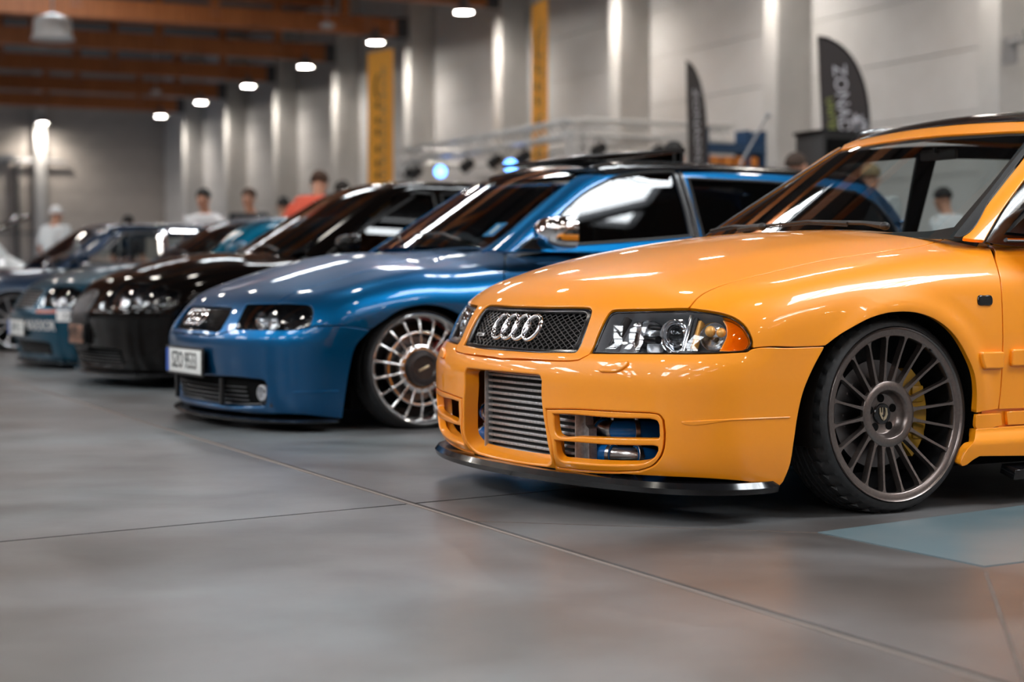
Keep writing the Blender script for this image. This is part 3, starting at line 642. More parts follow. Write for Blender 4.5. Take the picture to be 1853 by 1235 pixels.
# shell under the greenhouse rear
C.panel('shoulder',uniq([[(-.62,0,.9),(-.62,.70,.85)],[(-.62,.70,.85),(-3.2,.72,.85)],[(-3.2,.72,.85),(-3.35,0,.88)]]),TP,M['void'],F=lambda P: np.maximum(Fb(P),P[...,2]-.60),half=True,sp_=.09)
# roof rails
for s in(1,-1):
    b=MB(); P=[(-.98,s*.56,1.205),(-1.03,s*.56,1.245),(-1.12,s*.56,1.268)]+[(x,s*.56,1.278) for x in np.linspace(-1.3,-2.8,8)]+[(-3.0,s*.55,1.25),(-3.1,s*.55,1.19)]
    b.tube(P,.012,8); b.build('roof_rail',M['black_gloss'],yc)
# cowl, wipers
b=MB(); V=[];F=[]; ys=np.linspace(-.70,.70,29)
for y in ys:
    xf=np.interp(abs(y),[0,.2,.40,.615,.70],[-.31,-.315,-.345,-.41,-.44]); zf_=float(hz(xf))-.085*(abs(y)/.75)**2.4-.022
    xr=-.235-.13*(y/.7)**2; zr=.812
    V+=[(xf+.03,y,zf_-.02),(xr-.05,y,zf_+.004),(xr-.10,y,zr+.03)]
for i in range(28):
    for q in range(2): F.append((i*3+q,i*3+q+1,i*3+4+q,i*3+3+q))
b.add(V,F); b.build('cowl_panel',M['black'],yc)
def wiper(C,F,base,tip,name='wiper'):
    pb,nb=np.array(base[0]),None
    b=MB(); 
    P=[np.array(q) for q in base]; b.tube([tuple(q) for q in P],[.012]+[.007]*(len(P)-2)+[.006],8); b.sphere(tuple(P[0]),.017,12,8,sc=(1,1,.8))
    T_=[np.array(q) for q in tip]; b.tube([tuple(q) for q in T_],.0055,6)
    b.tube([tuple(q-np.array([0,0,.008])) for q in T_],.003,5)
    return b.build(name,M['black'],C.root)
def wsp(y,k):   # point on the windscreen, k = distance up the glass
    x=-.22-.13*(y/.7)**2-k*math.cos(R(31)); z=.825+k*math.sin(R(31)); P=np.array([[x+.4*.5,y,z+.4*.86]]); t=cast(Fg,P,np.array([[-.515,0,-.857]]),0,.8,60)[0]
    q=P[0]+np.array([-.515,0,-.857])*t; return q+np.array([.010,0,.016])
wiper(C,Fg,[(-.30,.42,.86),wsp(.33,.055),wsp(.08,.075)],[wsp(.26,.055),wsp(.05,.08),wsp(-.20,.06),wsp(-.34,.045)])
wiper(C,Fg,[(-.27,-.18,.872),wsp(-.30,.06),wsp(-.42,.07)],[wsp(-.22,.055),wsp(-.42,.075),wsp(-.60,.05)])
# mirrors
def mirror(C,m,px,z,y0,sc=1.0,foot=None,m2=None,sides=(1,-1)):
    for s in sides:
        e=empty('door_mirror',(px,s*y0,z),parent=C.root); b=MB(); n=32; V=[];F=[]
        for j in range(11):
            t=j/10; xx=-.050+.125*t; rr=(1-t**2.6)**.42 if j<10 else .02
            for i in range(n):
                a=2*PI*i/n; c,d=math.cos(a),math.sin(a); V.append((xx*sc,s*(.10+.104*rr*np.sign(c)*abs(c)**.55)*sc,(.068*rr*np.sign(d)*abs(d)**.6+.03)*sc))
        for j in range(10):
            for i in range(n): k=(i+1)%n; F.append((j*n+i,j*n+k,(j+1)*n+k,(j+1)*n+i))
        b.add(V,F); b.build('mirror_housing',m,e,angle=180)
        g=MB(); g.box((-.046*sc,s*.10*sc,.03*sc),(.006,.185*sc,.115*sc),bev=.003); g.build('mirror_glass',M['chrome'],e)
        f=MB(); f.prism([(.10*sc,-.03*sc),(.02*sc,-.035*sc),(-.05*sc,-.03*sc),(-.02*sc,.02*sc),(-.06*sc,.085*sc),(-.075*sc,.10*sc)] if True else [],-.012,.012,axis='Y'); f.tube([(0,0,-.005),(0,s*.05*sc,.012*sc),(0,s*.09*sc,.03*sc)],[.03*sc,.026*sc,.03*sc],10); f.build('mirror_foot',m2 or M['black'],e)
mirror(C,M['yellow'],-.61,.865,.742,1.0,sides=(1,))
# ------------------------------------------------------------------ grille, rings, intercooler, lamps
grl2=[[zf(557,955),(995,558),(1056,558.5)],[(1056,558.5),(1064,560),(1067,565)],[(1067,565),(1064.5,575),(1049,618),(1044,628)],[(1044,628),(1039,634),(1031,635.5)],[(1031,635.5),(969.5,635),zf(633.5,945)]]
gin=[[zf(563,955),(995,564),(1052,564.5)],[(1052,564.5),(1057,565.5),(1059,570)],[(1059,570),(1056,580),(1041,616),(1037,623)],[(1037,623),(1033,628.5),(1027,629)],[(1027,629),(969.5,628.5),zf(627,945)]]
gr=C.panel('grille_frame',uniq(grl),HD,M['black_gloss'],holes=[uniq(gin)],half=True,hhalf=(0,),sp_=.012,off=-.004,r=.004,hr=.006,hdepth=.02,gap=.004,bstep=.009)
gp=C.loop(uniq(gin),HD,Fb,.01,True)
V=[]; mesh_b=MB()
zt,zb_=cpx(C,945,560)[2]+.003,cpx(C,945,630)[2]-.003
rows=8; pitch=(zt-zb_)/rows; cell=.060
cen=np.array([cz_(Fb,float(z)) for z in np.linspace(zb_,zt,12)])
def gpos(y,z,depth=.016):
    P=np.array([[1.4,y,z]]); return P
ysamp=np.arange(-.45,.45,cell/8)
for row in range(rows+1):
    for ph in(0,1):
        z=zb_+pitch*row
        tri=lambda y: (abs(((y/cell+.5*ph)%1)*2-1)-.5)*1.0
        zz=np.array([z+pitch*.5*np.sign(tri(y))*min(1,abs(tri(y))*2*1.15) for y in ysamp])
        O=np.stack([0*ysamp+1.3,ysamp,zz],1); D=np.broadcast_to(np.array([-1.,0,0]),O.shape); t=cast(Fb,O,D,0,1.6,80,16); P=O+D*t[:,None]
        ok=~np.isnan(t); ok&=inpoly(HD.to2(np.nan_to_num(P)),inset(gp,-.004)); N=grad(Fb,np.nan_to_num(P)); P=P-N*.017
        run=[]
        for i in range(len(ysamp)+1):
            if i<len(ysamp) and ok[i]: run.append(tuple(P[i]))
            else:
                if len(run)>1: mesh_b.tube(run,.0015,4)
                run=[]
M['mesh']=mat('grille_mesh',(.14,.13,.13),.35,.5); mesh_b.build('grille_mesh',M['mesh'],yc,fix=False,smooth=False)
C.panel('grille_back',uniq(grl),HD,M['void'],half=True,sp_=.05,off=-.05,depth=.002)
bd=empty('badge',(0,0,0),parent=yc); q0,n0=C.at(938,594)
pc=np.array(cpx(C,938,594)); 
for k in range(4):
    y=(k-1.5)*.0655; P=np.array([[1.3,y,pc[2]]]); t=cast(Fb,P,np.array([[-1.,0,0]]),0,1.5,80)[0]; p=P[0]+np.array([-t,0,0]); n=grad(Fb,p[None])[0]; p=p+n*.006
    T=frame_T(p,n); b=MB(); ring=[]
    for i in range(49):
        a=2*PI*i/48; ring.append((.0405*math.cos(a),0,.0425*math.sin(a)))
    V=[];F=[]
    for i in range(48):
        a=2*PI*i/48
        for (dr,dy) in((.0058,-.006),(.0058,.001),(.003,.0055),(-.003,.0055),(-.0058,.001),(-.0058,-.006)):
            V.append(((.0405+dr)*math.cos(a),dy+.001*(k%2),(.0415+dr)*math.sin(a)))
    for i in range(48):
        j=(i+1)%48
        for q in range(6): F.append((i*6+q,i*6+(q+1)%6,j*6+(q+1)%6,j*6+q))
    b.add(V,F,T); b.build('ring',M['chrome'],bd,angle=60)
qb,nb_=C.at(868.5,604.5); T=frame_T(qb+nb_*0-nb_*.004,nb_)
b=MB(); b.box((0,0,0),(.062,.004,.011),T=T,bev=.001); b.build('script_badge',M['alu'],yc)
text_mesh('script_badge_letters','quattro',.013,M['black'],yc,T=T@Matrix.Translation((0,.0022,0))@Matrix.Rotation(PI,4,'Z')@Matrix.Rotation(PI/2,4,'X'),ext=.0004)
# intercooler
XI=.795
def pl(px,py,x=XI): return YP.plane(px,py,0,x)
zT,zB=.428,.118; yR,yL=-.215,.335
icr=empty('intercooler',(XI,0,0),parent=yc)
ns=16
for k in range(ns):
    z=zT-(zT-zB)*(k+.3)/ns; b=MB(); b.box((-.004,(yR+yL)/2,z),(.03,yL-yR,.0088),bev=.002); b.build('cooler_tube',M['alu'],icr)
fn=MB()
for k in range(ns):
    z=zT-(zT-zB)*(k+.8)/ns
    for i in range(110):
        y=yR+(yL-yR)*i/110; fn.box((-.012,y,z),(.012,.0012,.0105),rz=0)
M['fin']=mat('cooler_fin',(.10,.098,.095),.5,.6); tag(fn.build('cooler_fins',M['fin'],icr,smooth=False,fix=False),kind='stuff')
b=MB(); b.box((-.035,(yR+yL)/2,(zT+zB)/2),(.02,yL-yR,zT-zB)); b.build('core_back',M['void'],icr)
for (y,d) in((yR-.005,-1),(yL+.003,1)):
    b=MB(); b.box((-.002,y,(zT+zB)/2),(.045,.006,zT-zB+.01),bev=.001); b.build('end_plate',M['alu'],icr)
    b=MB(); b.prism([(y,zB),(y,zT),(y+d*.006,zT-.03),(y+d*.012,zT-.17),(y+d*.030,zB+.13),(y+d*.034,zB)][::d],-.035,-.008,axis='X'); b.build('end_tank',M['alu'],icr,angle=30)
def hose(pts,r,m,name='hose'):
    P=catmull([np.array(p) for p in pts],.02); b=MB(); b.tube([tuple(p) for p in P],r,20); return b.build(name,m,yc,angle=50)
def clamp(p,d,r): 
    p=np.array(p,float); b=MB(); T=frame_T(p,d); b.lathe([(r+.0005,-.007),(r+.003,-.006),(r+.003,.006),(r+.0005,.007)],28,T=T); b.box((0,0,r+.006),(.02,.012,.01),T=T,bev=.002); return b.build('hose_clamp',M['steel'],yc,angle=40)
XH=.70
def hp(px,py,x=XH): q=YP.plane(px,py,0,x); return q
for s in(1,-1):
    def mv(p): return (p[0],p[1]*s,p[2])
    def PP(*l): return [mv(hp(px,py,x)) for px,py,x in l]
    for (row,pts) in ((0,[(1052,822,.70),(1110,824,.70)]),): pass
    lo=PP((1044,823,.745),(1085,823,.735),(1112,824,.715)); hose(lo,.030,M['blue_hose'])
    clamp(mv(hp(1058,823,.742)),np.array(lo[1])-np.array(lo[0]),.030); clamp(mv(hp(1108,824,.718)),np.array(lo[2])-np.array(lo[1]),.030)
    l2=PP((1112,824,.715),(1132,825,.70),(1150,826,.68),(1170,829,.64)); hose(l2,.0265,M['steel'],'charge_pipe')
    l3=PP((1147,826,.683),(1165,828,.65),(1190,833,.58)); hose(l3,.030,M['blue_hose']); clamp(mv(hp(1152,826,.676)),np.array(l3[1])-np.array(l3[0]),.030)
    u1=PP((1050,752,.74),(1070,762,.735),(1088,775,.725)); hose(u1,.030,M['blue_hose']); clamp(mv(hp(1084,772,.727)),np.array(u1[2])-np.array(u1[1]),.031)
    u2=PP((1086,773,.725),(1098,779,.715),(1112,781,.705)); hose(u2,.0265,M['steel'],'charge_pipe')
    u3=PP((1109,780,.706),(1140,780,.685),(1195,780,.60)); hose(u3,.031,M['blue_hose']); clamp(mv(hp(1112,780,.704)),np.array(u3[1])-np.array(u3[0]),.031); clamp(mv(hp(1151,780,.674)),np.array(u3[2])-np.array(u3[1]),.031)
# dark structure inside the nose so nothing shows through
b=MB(); b.box((.45,0,.36),(.10,1.50,.46)); b.box((-1.6,0,.16),(3.4,1.4,.10)); b.box((.12,0,.55),(.7,1.10,.30)); b.box((-2.6,0,.45),(1.3,1.1,.5)); b.build('under_structure',M['void'],yc,smooth=False)
def liner(root,xc,zc,r=.325,y0=.845,y1=.56,name='wheel_arch_liner'):
    for s in(1,-1):
        b=MB(); V=[];F=[]; n=25
        for i in range(n):
            a=-.25+(PI+.5)*i/(n-1)
            for y in(y0,y1): V.append((xc+r*math.cos(a),s*y,zc+r*math.sin(a)))
        for i in range(n-1): F.append((2*i,2*i+1,2*i+3,2*i+2))
        c=len(V); V.append((xc,s*y1,zc))
        for i in range(n-1): F.append((2*i+1,c,2*i+3))
        b.add(V,F); b.build(name,M['void'],root)
liner(yc,.013,.29); liner(yc,-2.617,.29)
for (x,mi) in((.013,0),(.013,1),(-2.617,0),(-2.617,1)): wheel_yellow(yc,(x,(-1 if mi else 1)*.832,.292),bool(mi))
# splitter
def splitter(C,Fq,m,z=.10,out=.05,th=.016,y1=.80,x_end=.40,name='front_splitter',lift=0,xc=-.1,n=60,trim=None):
    V=[];F=[]; 
    phis=np.linspace(-1,1,n)*math.atan2(y1,x_end-xc); O=np.stack([0*phis+xc,0*phis,0*phis+z+.03],1); D=np.stack([np.cos(phis),np.sin(phis),0*phis],1)
    O2=O+D*1.8; t=cast(Fq,O2,-D,0,1.8,80); P=O2-D*t[:,None]; N=grad(Fq,P); N[:,2]=0; N/=np.linalg.norm(N,axis=1,keepdims=True)
    for i in range(n):
        k=min(1,(1-abs(phis[i])/abs(phis[0]))*6); k=k**.5; o=out*k; l=lift*abs(phis[i]/phis[0])**3
        a=P[i]-N[i]*.12; b_=P[i]+N[i]*o
        V+=[(a[0],a[1],z+th+l),(b_[0]-N[i][0]*.012,b_[1]-N[i][1]*.012,z+th*.8+l),(b_[0],b_[1],z+th*.35+l),(b_[0]-N[i][0]*.006,b_[1]-N[i][1]*.006,z-th*.1+l),(a[0],a[1],z+l)]
    for i in range(n-1):
        for q in range(5): F.append((i*5+q,i*5+(q+1)%5,i*5+5+(q+1)%5,i*5+5+q))
    b=MB(); b.add(V,F); return b.build(name,m,C.root,angle=50)
splitter(C,Fb,M['black_gloss'],z=.090,out=.045,th=.036,x_end=.42,y1=.80)
# washers
wp=[(1085,670),(1096,661.5),(1120,656),(1140,655.5),(1138,661),(1119,674),(1098,675),(1086,673.5)]
C.panel('washer_cover',wp,WR,M['yellow'],off=.007,r=.005,depth=.01,sp_=.008,gap=0,mirror=True)
C.panel('bumper_crease',uniq([[(1232,762.5),(1330,758),(1432,754)],[(1432,754),(1432,757)],[(1432,757),(1330,762),(1232,766)]]),WR,M['yellow'],off=.002,r=.003,depth=.006,sp_=.01,gap=0,mirror=True)
# ------------------------------------------------------------------ headlamps
lens=[[(1073,636.5),(1087,604),(1098,580)],[(1098,580),(1104,570),(1115,565)],[(1115,565),(1181,563.5),(1246,562.5)],[(1246,562.5),(1276,565.5),(1304,570.5)],[(1304,570.5),(1312,584),(1314.5,604),(1309.5,619),(1300,634.5)],[(1300,634.5),(1284.5,636),(1198,636.5),(1112,636.5)]]
amb=[[(1304,570.5),(1312,584),(1314.5,604),(1309.5,619),(1300,634.5)],[(1300,634.5),(1345,634),(1354,631)],[(1354,631),(1359,620),(1353,604),(1342,589),(1326,577.5),(1304,570.5)]]
inner=[[(1073,636.5),(1087,604),(1098,580)],[(1098,580),(1104,570),(1115,565)],[(1115,565),(1181,563.5),(1246,562.5)],[(1246,562.5),(1276,565.5),(1304,570.5),(1326,577.5),(1342,589),(1353,604),(1359,620),(1354,631)],[(1354,631),(1345,634),(1300,635)],[(1300,635),(1284.5,636),(1198,636.5),(1112,636.5)]]
FL=Par((1,.55,0))
for s in(1,-1):
    hl=empty('headlamp',(.65,s*.6,.54),parent=yc); hl.matrix_parent_inverse=Matrix.Identity(4)
    class Sub: pass
    C2=Car(YP,Fall,Fb,Fg,hl,3.5,10)
    def shiftobj(o): o.location=(-.65,-s*.6,-.54)
    kw=dict(only_mirror=(s<0)) 
    shiftobj(C2.panel('lamp_bezel',uniq(lamp),FL,M['black_gloss'],holes=[uniq(inner)],sp_=.012,off=-.004,r=.003,hr=.002,hdepth=.012,depth=.02,bstep=.008,**kw))
    shiftobj(C2.panel('lens',uniq(lens),FL,M['lens'],sp_=.014,off=-.003,depth=.002,gap=.001,**kw))
    shiftobj(C2.panel('indicator_lens',uniq(amb),FL,M['amber'],sp_=.012,off=-.003,depth=.002,gap=.001,**kw))
    shiftobj(C2.panel('indicator_reflector',uniq(amb),FL,M['amber_in'],sp_=.012,off=-.022,depth=.002,gap=.001,**kw))
    shiftobj(C2.panel('lamp_housing',uniq(inner),FL,M['refl_dull'],sp_=.02,off=-.095,depth=.002,gap=0,**kw))
    # side walls of the housing
    lp=C2.loop(uniq(inner),FL,Fb,.01); O,D,t0,t1=FL.rays(lp); t=cast(Fb,O,D,t0,t1,60); P=O+D*t[:,None]; N=grad(Fb,P); n=len(P)
    V=list(P-N*.008)+list(P-N*.10); 
    V=[(v[0]-.65,(v[1]-.6)*s if True else 0,v[2]-.54) for v in V]
    mesh('housing_wall',V,[(i,(i+1)%n,n+(i+1)%n,n+i) for i in range(n)],M['refl_dull'],hl)
    def LP(px,py,d):
        q,nn=C.at(px,py,d); return np.array([q[0]-.65,(q[1]-.6)*s,q[2]-.54])
    ax=np.array([.93,.30*s,.0]); ax/=np.linalg.norm(ax)
    def bowl(p,r,name,m,dep=.05,d=ax):
        b=MB(); b.lathe([(r,0),(r*.97,-.002),(r*.9,-dep*.35),(r*.7,-dep*.7),(r*.35,-dep*.95),(.0001,-dep)],28,T=frame_T(p,d)); return b.build(name,m,hl,angle=60)
    bowl(LP(1158,603,.05),.058,'high_beam_reflector',M['refl'],.07)
    b=MB(); b.sphere(tuple(LP(1145,583,.030)),.017,16,10); b.build('bulb_shield',M['refl'],hl)
    b=MB(); b.tube([tuple(LP(1150,600,.06)),tuple(LP(1182,608,.03))],.012,12); b.tube([tuple(LP(1160,575,.05)),tuple(LP(1185,582,.04))],.008,10); b.build('lamp_bulb',M['black_gloss'],hl)
    T=frame_T(LP(1210,601,.032),ax); b=MB(); b.lathe([(.050,-.03),(.050,0),(.047,.004),(.043,.002),(.037,-.012),(.034,-.02)],32,T=T); b.build('projector_shroud',M['refl'],hl,angle=50)
    T=frame_T(LP(1212,599,.030),ax); b=MB(); b.lathe([(.036,-.03),(.035,-.004),(.031,-.001),(.029,-.006)],32,T=T); b.build('projector_ring',M['chrome'],hl,angle=50)
    T=frame_T(LP(1215,599,.036),ax); b=MB(); b.lathe([(.030,-.004),(.028,.004),(.022,.012),(.012,.017),(.0001,.019)],28,T=T); b.build('projector_lens',M['ball'],hl,angle=180)
    b=MB(); b.lathe([(.03,-.012),(.0001,-.014)],24,T=T); b.build('projector_back',M['black'],hl)
    def strip(name,a,c,w,m,d=.012,th=.012):
        pa,pb=LP(*a,d),LP(*c,d); b=MB(); ddir=Vector(pb-pa); q=ddir.normalized(); T=Matrix.Translation((pa+pb)/2)@q.to_track_quat('Z','Y').to_matrix().to_4x4(); b.box((0,0,0),(th,w,ddir.length),T=T,bev=.002); return b.build(name,m,hl)
    strip('bezel_bar',(1131,569),(1100,624),.022,M['black'],.02,.02)
    strip('chrome_bar',(1251,566),(1234,634),.006,M['refl'],.010)
    strip('bezel_bar',(1259,569),(1241,630),.018,M['black'],.022)
    b=MB(); a=LP(1277,570,.03); 
    bowl(LP(1288,603,.03),.040,'indicator_bowl',M['refl'],.045,np.array([.75,.6*s,.05]))
    strip('indicator_divider',(1265,572),(1250,628),.022,M['amber_in'],.03)
    b=MB(); b.sphere(tuple(LP(1304,598,.02)),.014,14,8); b.sphere(tuple(LP(1282,592,.03)),.016,14,8); b.build('indicator_bulb',M['amber_in'],hl)
# ------------------------------------------------------------------ cabin
def seat(root,x,y,z=.42,m=None,wd=.50,name='seat',lean=18,h=.58):
    e=empty(name,(x,y,z),parent=root); m=m or M['seat']
    b=MB(); b.box((.0,0,0),(.5,wd,.14),bev=.05); b.build('seat_cushion',m,e,angle=180)
    T=Matrix.Translation((-.25,0,.03))@Matrix.Rotation(R(-lean),4,'Y'); b=MB(); b.box((0,0,h/2),(.13,wd*.96,h),T=T,bev=.05); b.build('seat_back',m,e,angle=180)
    b=MB(); b.box((0,0,h+.13),(.09,.26,.18),T=T,bev=.04); b.tube([(0,-.06,h-.02),(0,-.06,h+.08)],.006,6,T=T); b.tube([(0,.06,h-.02),(0,.06,h+.08)],.006,6,T=T); b.build('headrest',m,e,angle=180)
def steering(root,x,y,z,r=.18,m=None):
    e=empty('steering_wheel',(x,y,z),parent=root,rot=(0,R(-25),0)); b=MB(); b.tube([(0,r*math.cos(a),r*math.sin(a)) for a in np.linspace(0,2*PI,36)[:-1]],.015,8,closed=True); b.build('wheel_rim',m or M['dash'],e,angle=180)
    b=MB(); b.box((0,0,0),(.05,.14,.12),bev=.03)
    for a in(0,PI,-PI/2): b.tube([(0,0,0),(0,r*math.cos(a),r*math.sin(a))],.013,8)
    b.build('wheel_hub',m or M['dash'],e,angle=60)
def dashboard(root,xf,z,w,hy=.36):
    b=MB(); n=21; V=[];F=[]
    for i in range(n):
        y=-w+2*w*i/(n-1); h=.05*math.exp(-((y-hy)/.17)**4)
        xx=xf-.1*(y/w)**2
        V+=[(xx,y,z-.035),(xx-.12,y,z-.005),(xx-.28,y,z+.015+h*.7),(xx-.40,y,z+.012+h),(xx-.46,y,z-.01+h*.6),(xx-.46,y,z-.35)]
    for i in range(n-1):
        for q in range(5): F.append((i*6+q,i*6+6+q,i*6+7+q,i*6+1+q))
    b.add(V,F); b.build('dashboard',M['dash'],root,angle=60)
dashboard(yc,-.32,.80,.66)
steering(yc,-.98,.36,.80)
for s in(1,-1): seat(yc,-1.35,s*.37)
seat(yc,-2.25,0,wd=1.25,h=.50)
b=MB(); b.box((-.92,0,1.135),(.02,.18,.04),bev=.008); b.tube([(-.90,0,1.14),(-.90,0,1.16)],.008,6); b.build('rear_view_mirror',M['black'],yc)
b=MB(); b.box((-2.0,0,1.243),(1.9,.9,.012)); b.build('headliner',M['seat'],yc,smooth=False)
# ------------------------------------------------------------------ the hall: walls, columns, trusses, lamps
BW=18.75; AE=75.6; A0=-28.; B0=-30.; WZ=CEIL
M['wall']=noise_mat('wall_panel_paint',(.68,.67,.66),(.72,.715,.71),2,.42,0)
nt=M['wall'].node_tree; bs=nt.nodes['Principled BSDF']; tc=nt.nodes.new('ShaderNodeTexCoord'); wv=nt.nodes.new('ShaderNodeTexWave'); wv.bands_direction='Z'; wv.inputs['Scale'].default_value=9
bp=nt.nodes.new('ShaderNodeBump'); bp.inputs['Strength'].default_value=.25; bp.inputs['Distance'].default_value=.004
nt.links.new(tc.outputs['Object'],wv.inputs['Vector']); nt.links.new(wv.outputs['Fac'],bp.inputs['Height']); nt.links.new(bp.outputs[0],bs.inputs['Normal'])
M['wall_end']=noise_mat('end_wall_paint',(.48,.44,.40),(.53,.485,.44),1.5,.5)
M['joint2']=mat('panel_joint',(.30,.29,.28),.7)
M['column']=noise_mat('column_concrete',(.66,.65,.63),(.70,.69,.67),3,.6)
M['wood']=noise_mat('glulam_timber',(.42,.13,.04),(.62,.22,.07),3.0,.45,0,.05,6,None,(8,8,.35))
M['deck']=mat('roof_deck',(.10,.10,.105),.6,.2); M['truss']=mat('truss_aluminium',(.80,.80,.79),.35,.5)
M['galv']=mat('galvanised_steel',(.4,.41,.42),.45,.6)
M['lampglow']=mat('lamp_glow',(1,.95,.88),.5,emis=(1,.93,.84),es=60)
M['skyglow']=mat('roof_window_glow',(1,1,1),.5,emis=(.9,.96,1.0),es=2.2)
M['skyglow'].cycles.emission_sampling='NONE'
HR=(0,0,HAN)
def hobj(b,name,m,parent=None,**k):  # MB given in hall axes (x=a, y=-b ... rotated by HAN)
    o=b.build(name,m,parent,**k); o.rotation_euler=HR; return o
# in hall-local axes: x = a, y = -b (right handed)
def hb(a0,a1,b0,b1,z0,z1,mb=None,bev=0):
    mb=mb or MB(); mb.box(((a0+a1)/2,-(b0+b1)/2,(z0+z1)/2),(abs(a1-a0),abs(b1-b0),z1-z0),bev=bev); return mb
def wall_base(name,*args):
    o=hobj(hb(*args),name,M['joint2'],smooth=False); tag(o,kind='structure'); return o
wb=wall_base('wall_back',A0,AE+.3,BW+.03,BW+.3,0,WZ)
we=wall_base('wall_end',AE+.03,AE+.3,B0,BW,0,WZ)
wf=wall_base('wall_front',A0,AE,B0-.3,B0-.03,0,WZ)
wn=wall_base('wall_near',A0-.3,A0-.03,B0,BW,0,WZ)
pm={}
def panel_mesh(L,H,ax,m):
    k=(round(L,3),round(H,3),ax,m.name)
    if k not in pm:
        b=MB(); b.box((0,0,0),(L-.02,.05,H-.018) if ax=='a' else (.05,L-.02,H-.018)); o=b.build('wall_panel',m,smooth=False); pm[k]=o.data; bpy.data.objects.remove(o)
    return pm[k]
def panels(root,ax,lo,hi,step,fix,m,start=None):
    p=start if start is not None else lo
    while p<hi-.01:
        q=min(p+step,hi); l0=max(p,lo)
        z=-.62
        while z<WZ:
            z0=max(z,0); z1=min(z+1.0,WZ)
            if z1-z0>.05:
                o=bpy.data.objects.new('wall_panel',panel_mesh(q-l0,z1-z0,ax,m)); link(o,root)
                c=((l0+q)/2,-fix,(z0+z1)/2) if ax=='a' else (fix,-(l0+q)/2,(z0+z1)/2); o.location=c
            z+=1.0
        p=q
panels(wb,'a',3.2,AE,6.0,BW,M['wall']); panels(we,'b',-17.4,BW,6.0,AE,M['wall_end'])
COLS=[3.2+6*i for i in range(12)]+[-2.8,-8.8,-14.8,-20.8]
for a in COLS:
    b=hb(a-.0,a+.47,18.0,BW,0,WZ,bev=.015); b.box((a+.235,-18.02,.02),(.6,.06,.04)); o=hobj(b,'column',M['column'],angle=30); tag(o,kind='structure')
for b_ in (13.4,7.4,1.4):
    tag(hobj(hb(AE-.5,AE,b_-.22,b_+.22,0,WZ,bev=.015),'column',M['column'],angle=30),kind='structure')
# roof deck and purlins
rf=hobj(hb(A0,AE+.3,B0,BW+.3,WZ,WZ+.25),'ceiling',M['deck'],smooth=False); tag(rf,kind='structure')
for i in range(24):
    b=BW-1.0-i*2.0; hobj(hb(A0,AE,b-.06,b+.06,WZ-.22,WZ-.001),'purlin',M['deck'],rf,smooth=False)
def truss_beam(a):
    e=empty('roof_truss',hall(a+.235,0,0),HAN); 
    tag(e,None,None,None,'structure')
    BT=18.0
    def part(n,b): return b.build(n,M['wood'],e,smooth=False)
    b=MB(); b.box((0,-(BT+B0)/2,7.56),(.20,BT-B0,.50)); part('bottom_chord',b)
    b=MB(); b.box((0,-(BT+B0)/2,9.12),(.20,BT-B0,.36)); part('top_chord',b)
    k=0; y=BT-1.8
    posts=MB()
    while y>B0+1:
        b=MB(); b.box((0,-y,8.38),(.18,.22,1.16)); part('post',b)
        pl_=MB(); 
        for s in(-1,1):
            for (dy,dz) in((-.10,.1),(.0,.1),(.1,.1),(-.1,-.05),(0,-.05),(.1,-.05)): pl_.box((s*.105,-y+dy,7.66+dz),(.014,.03,.03))
        if y>0: pl_.build('bolt_plate',M['galv'],e,smooth=False)
        y-=3.6
    b=MB(); b.box((0,-BT+.15,7.56),(.26,.34,.56)); b.build('beam_shoe',M['deck'],e,smooth=False)
for a in COLS:
    if a>0: truss_beam(a)
    else: 
        e=empty('roof_truss',hall(a+.235,0,0),HAN); tag(e,kind='structure')
        for z,h in((7.56,.5),(9.12,.36)):
            b=MB(); b.box((0,-(18+B0)/2,z),(.20,18-B0,h)); b.build('bottom_chord' if z<8 else 'top_chord',M['wood'],e,smooth=False)
# roof windows (glowing panes in frames; outermost row added for base light)
for (a,b) in SKY:
    wa_,wb_=((3.2,6.5) if a<5 else (1.5,2.4)) if b>0 else (3.0,5.5)
    bb=MB(); bb.box((0,0,0),(wa_,wb_+.1,.05)); o=bb.build('window_pane',M['skyglow'],rf,smooth=False); o.location=(a,-b,WZ-.03)
    fr=MB()
    for dx in(-.5,0,.5): fr.box((dx*(wa_+.06),0,-.1),(.05,wb_+.2,.12))
    for dy in(-.5,-.25,0,.25,.5): fr.box((0,dy*(wb_+.1),-.1),(wa_+.1,.05,.12))
    o=fr.build('window_frame',M['deck'],rf,smooth=False); o.location=(a,-b,WZ-.06)
# bay lamps
def make_lamp():
    e=empty('bay_lamp'); b=MB(); b.lathe([(.05,.42),(.10,.36),(.14,.20),(.27,.02),(.28,0),(.265,0),(.13,.19),(.0001,.30)],28,axis='Z'); b.build('lamp_shade',M['galv'],e)
    b=MB(); b.lathe([(.0001,.015),(.26,.015),(.262,.03)],28,axis='Z'); b.build('lamp_diffuser',M['lampglow'],e)
    b=MB(); b.tube([(0,0,.4),(0,0,.62)],.015,6); b.build('lamp_hanger',M['galv'],e); return e
def dup(root,loc=None,rot=None):
    r=root.copy(); COL.objects.link(r)
    if loc is not None: r.location=loc
    if rot is not None: r.rotation_euler=rot
    for ch in list(root.children):
        c=ch.copy(); COL.objects.link(c); c.parent=r
        for g in list(ch.children): d=g.copy(); COL.objects.link(d); d.parent=c
    return r
L0=make_lamp()
ordn=['over the right edge','at the top centre edge','first','second','third','fourth','fifth','sixth']
first=True
side={27.2:'lit bay lamp hanging high beyond the top edge of the view',39.2:'glowing bay lamp at the top edge, largest of the row under the beams',45.2:'glowing bay lamp second largest of the row, just above the left yellow banner',
 51.2:'glowing bay lamp left of the yellow banner, third from the top of the row',57.2:'glowing bay lamp fourth from the top of the row under the timber beams',63.2:'glowing bay lamp second from the bottom of the row by the long wall',69.2:'smallest glowing bay lamp of the row, next to the hall corner'}
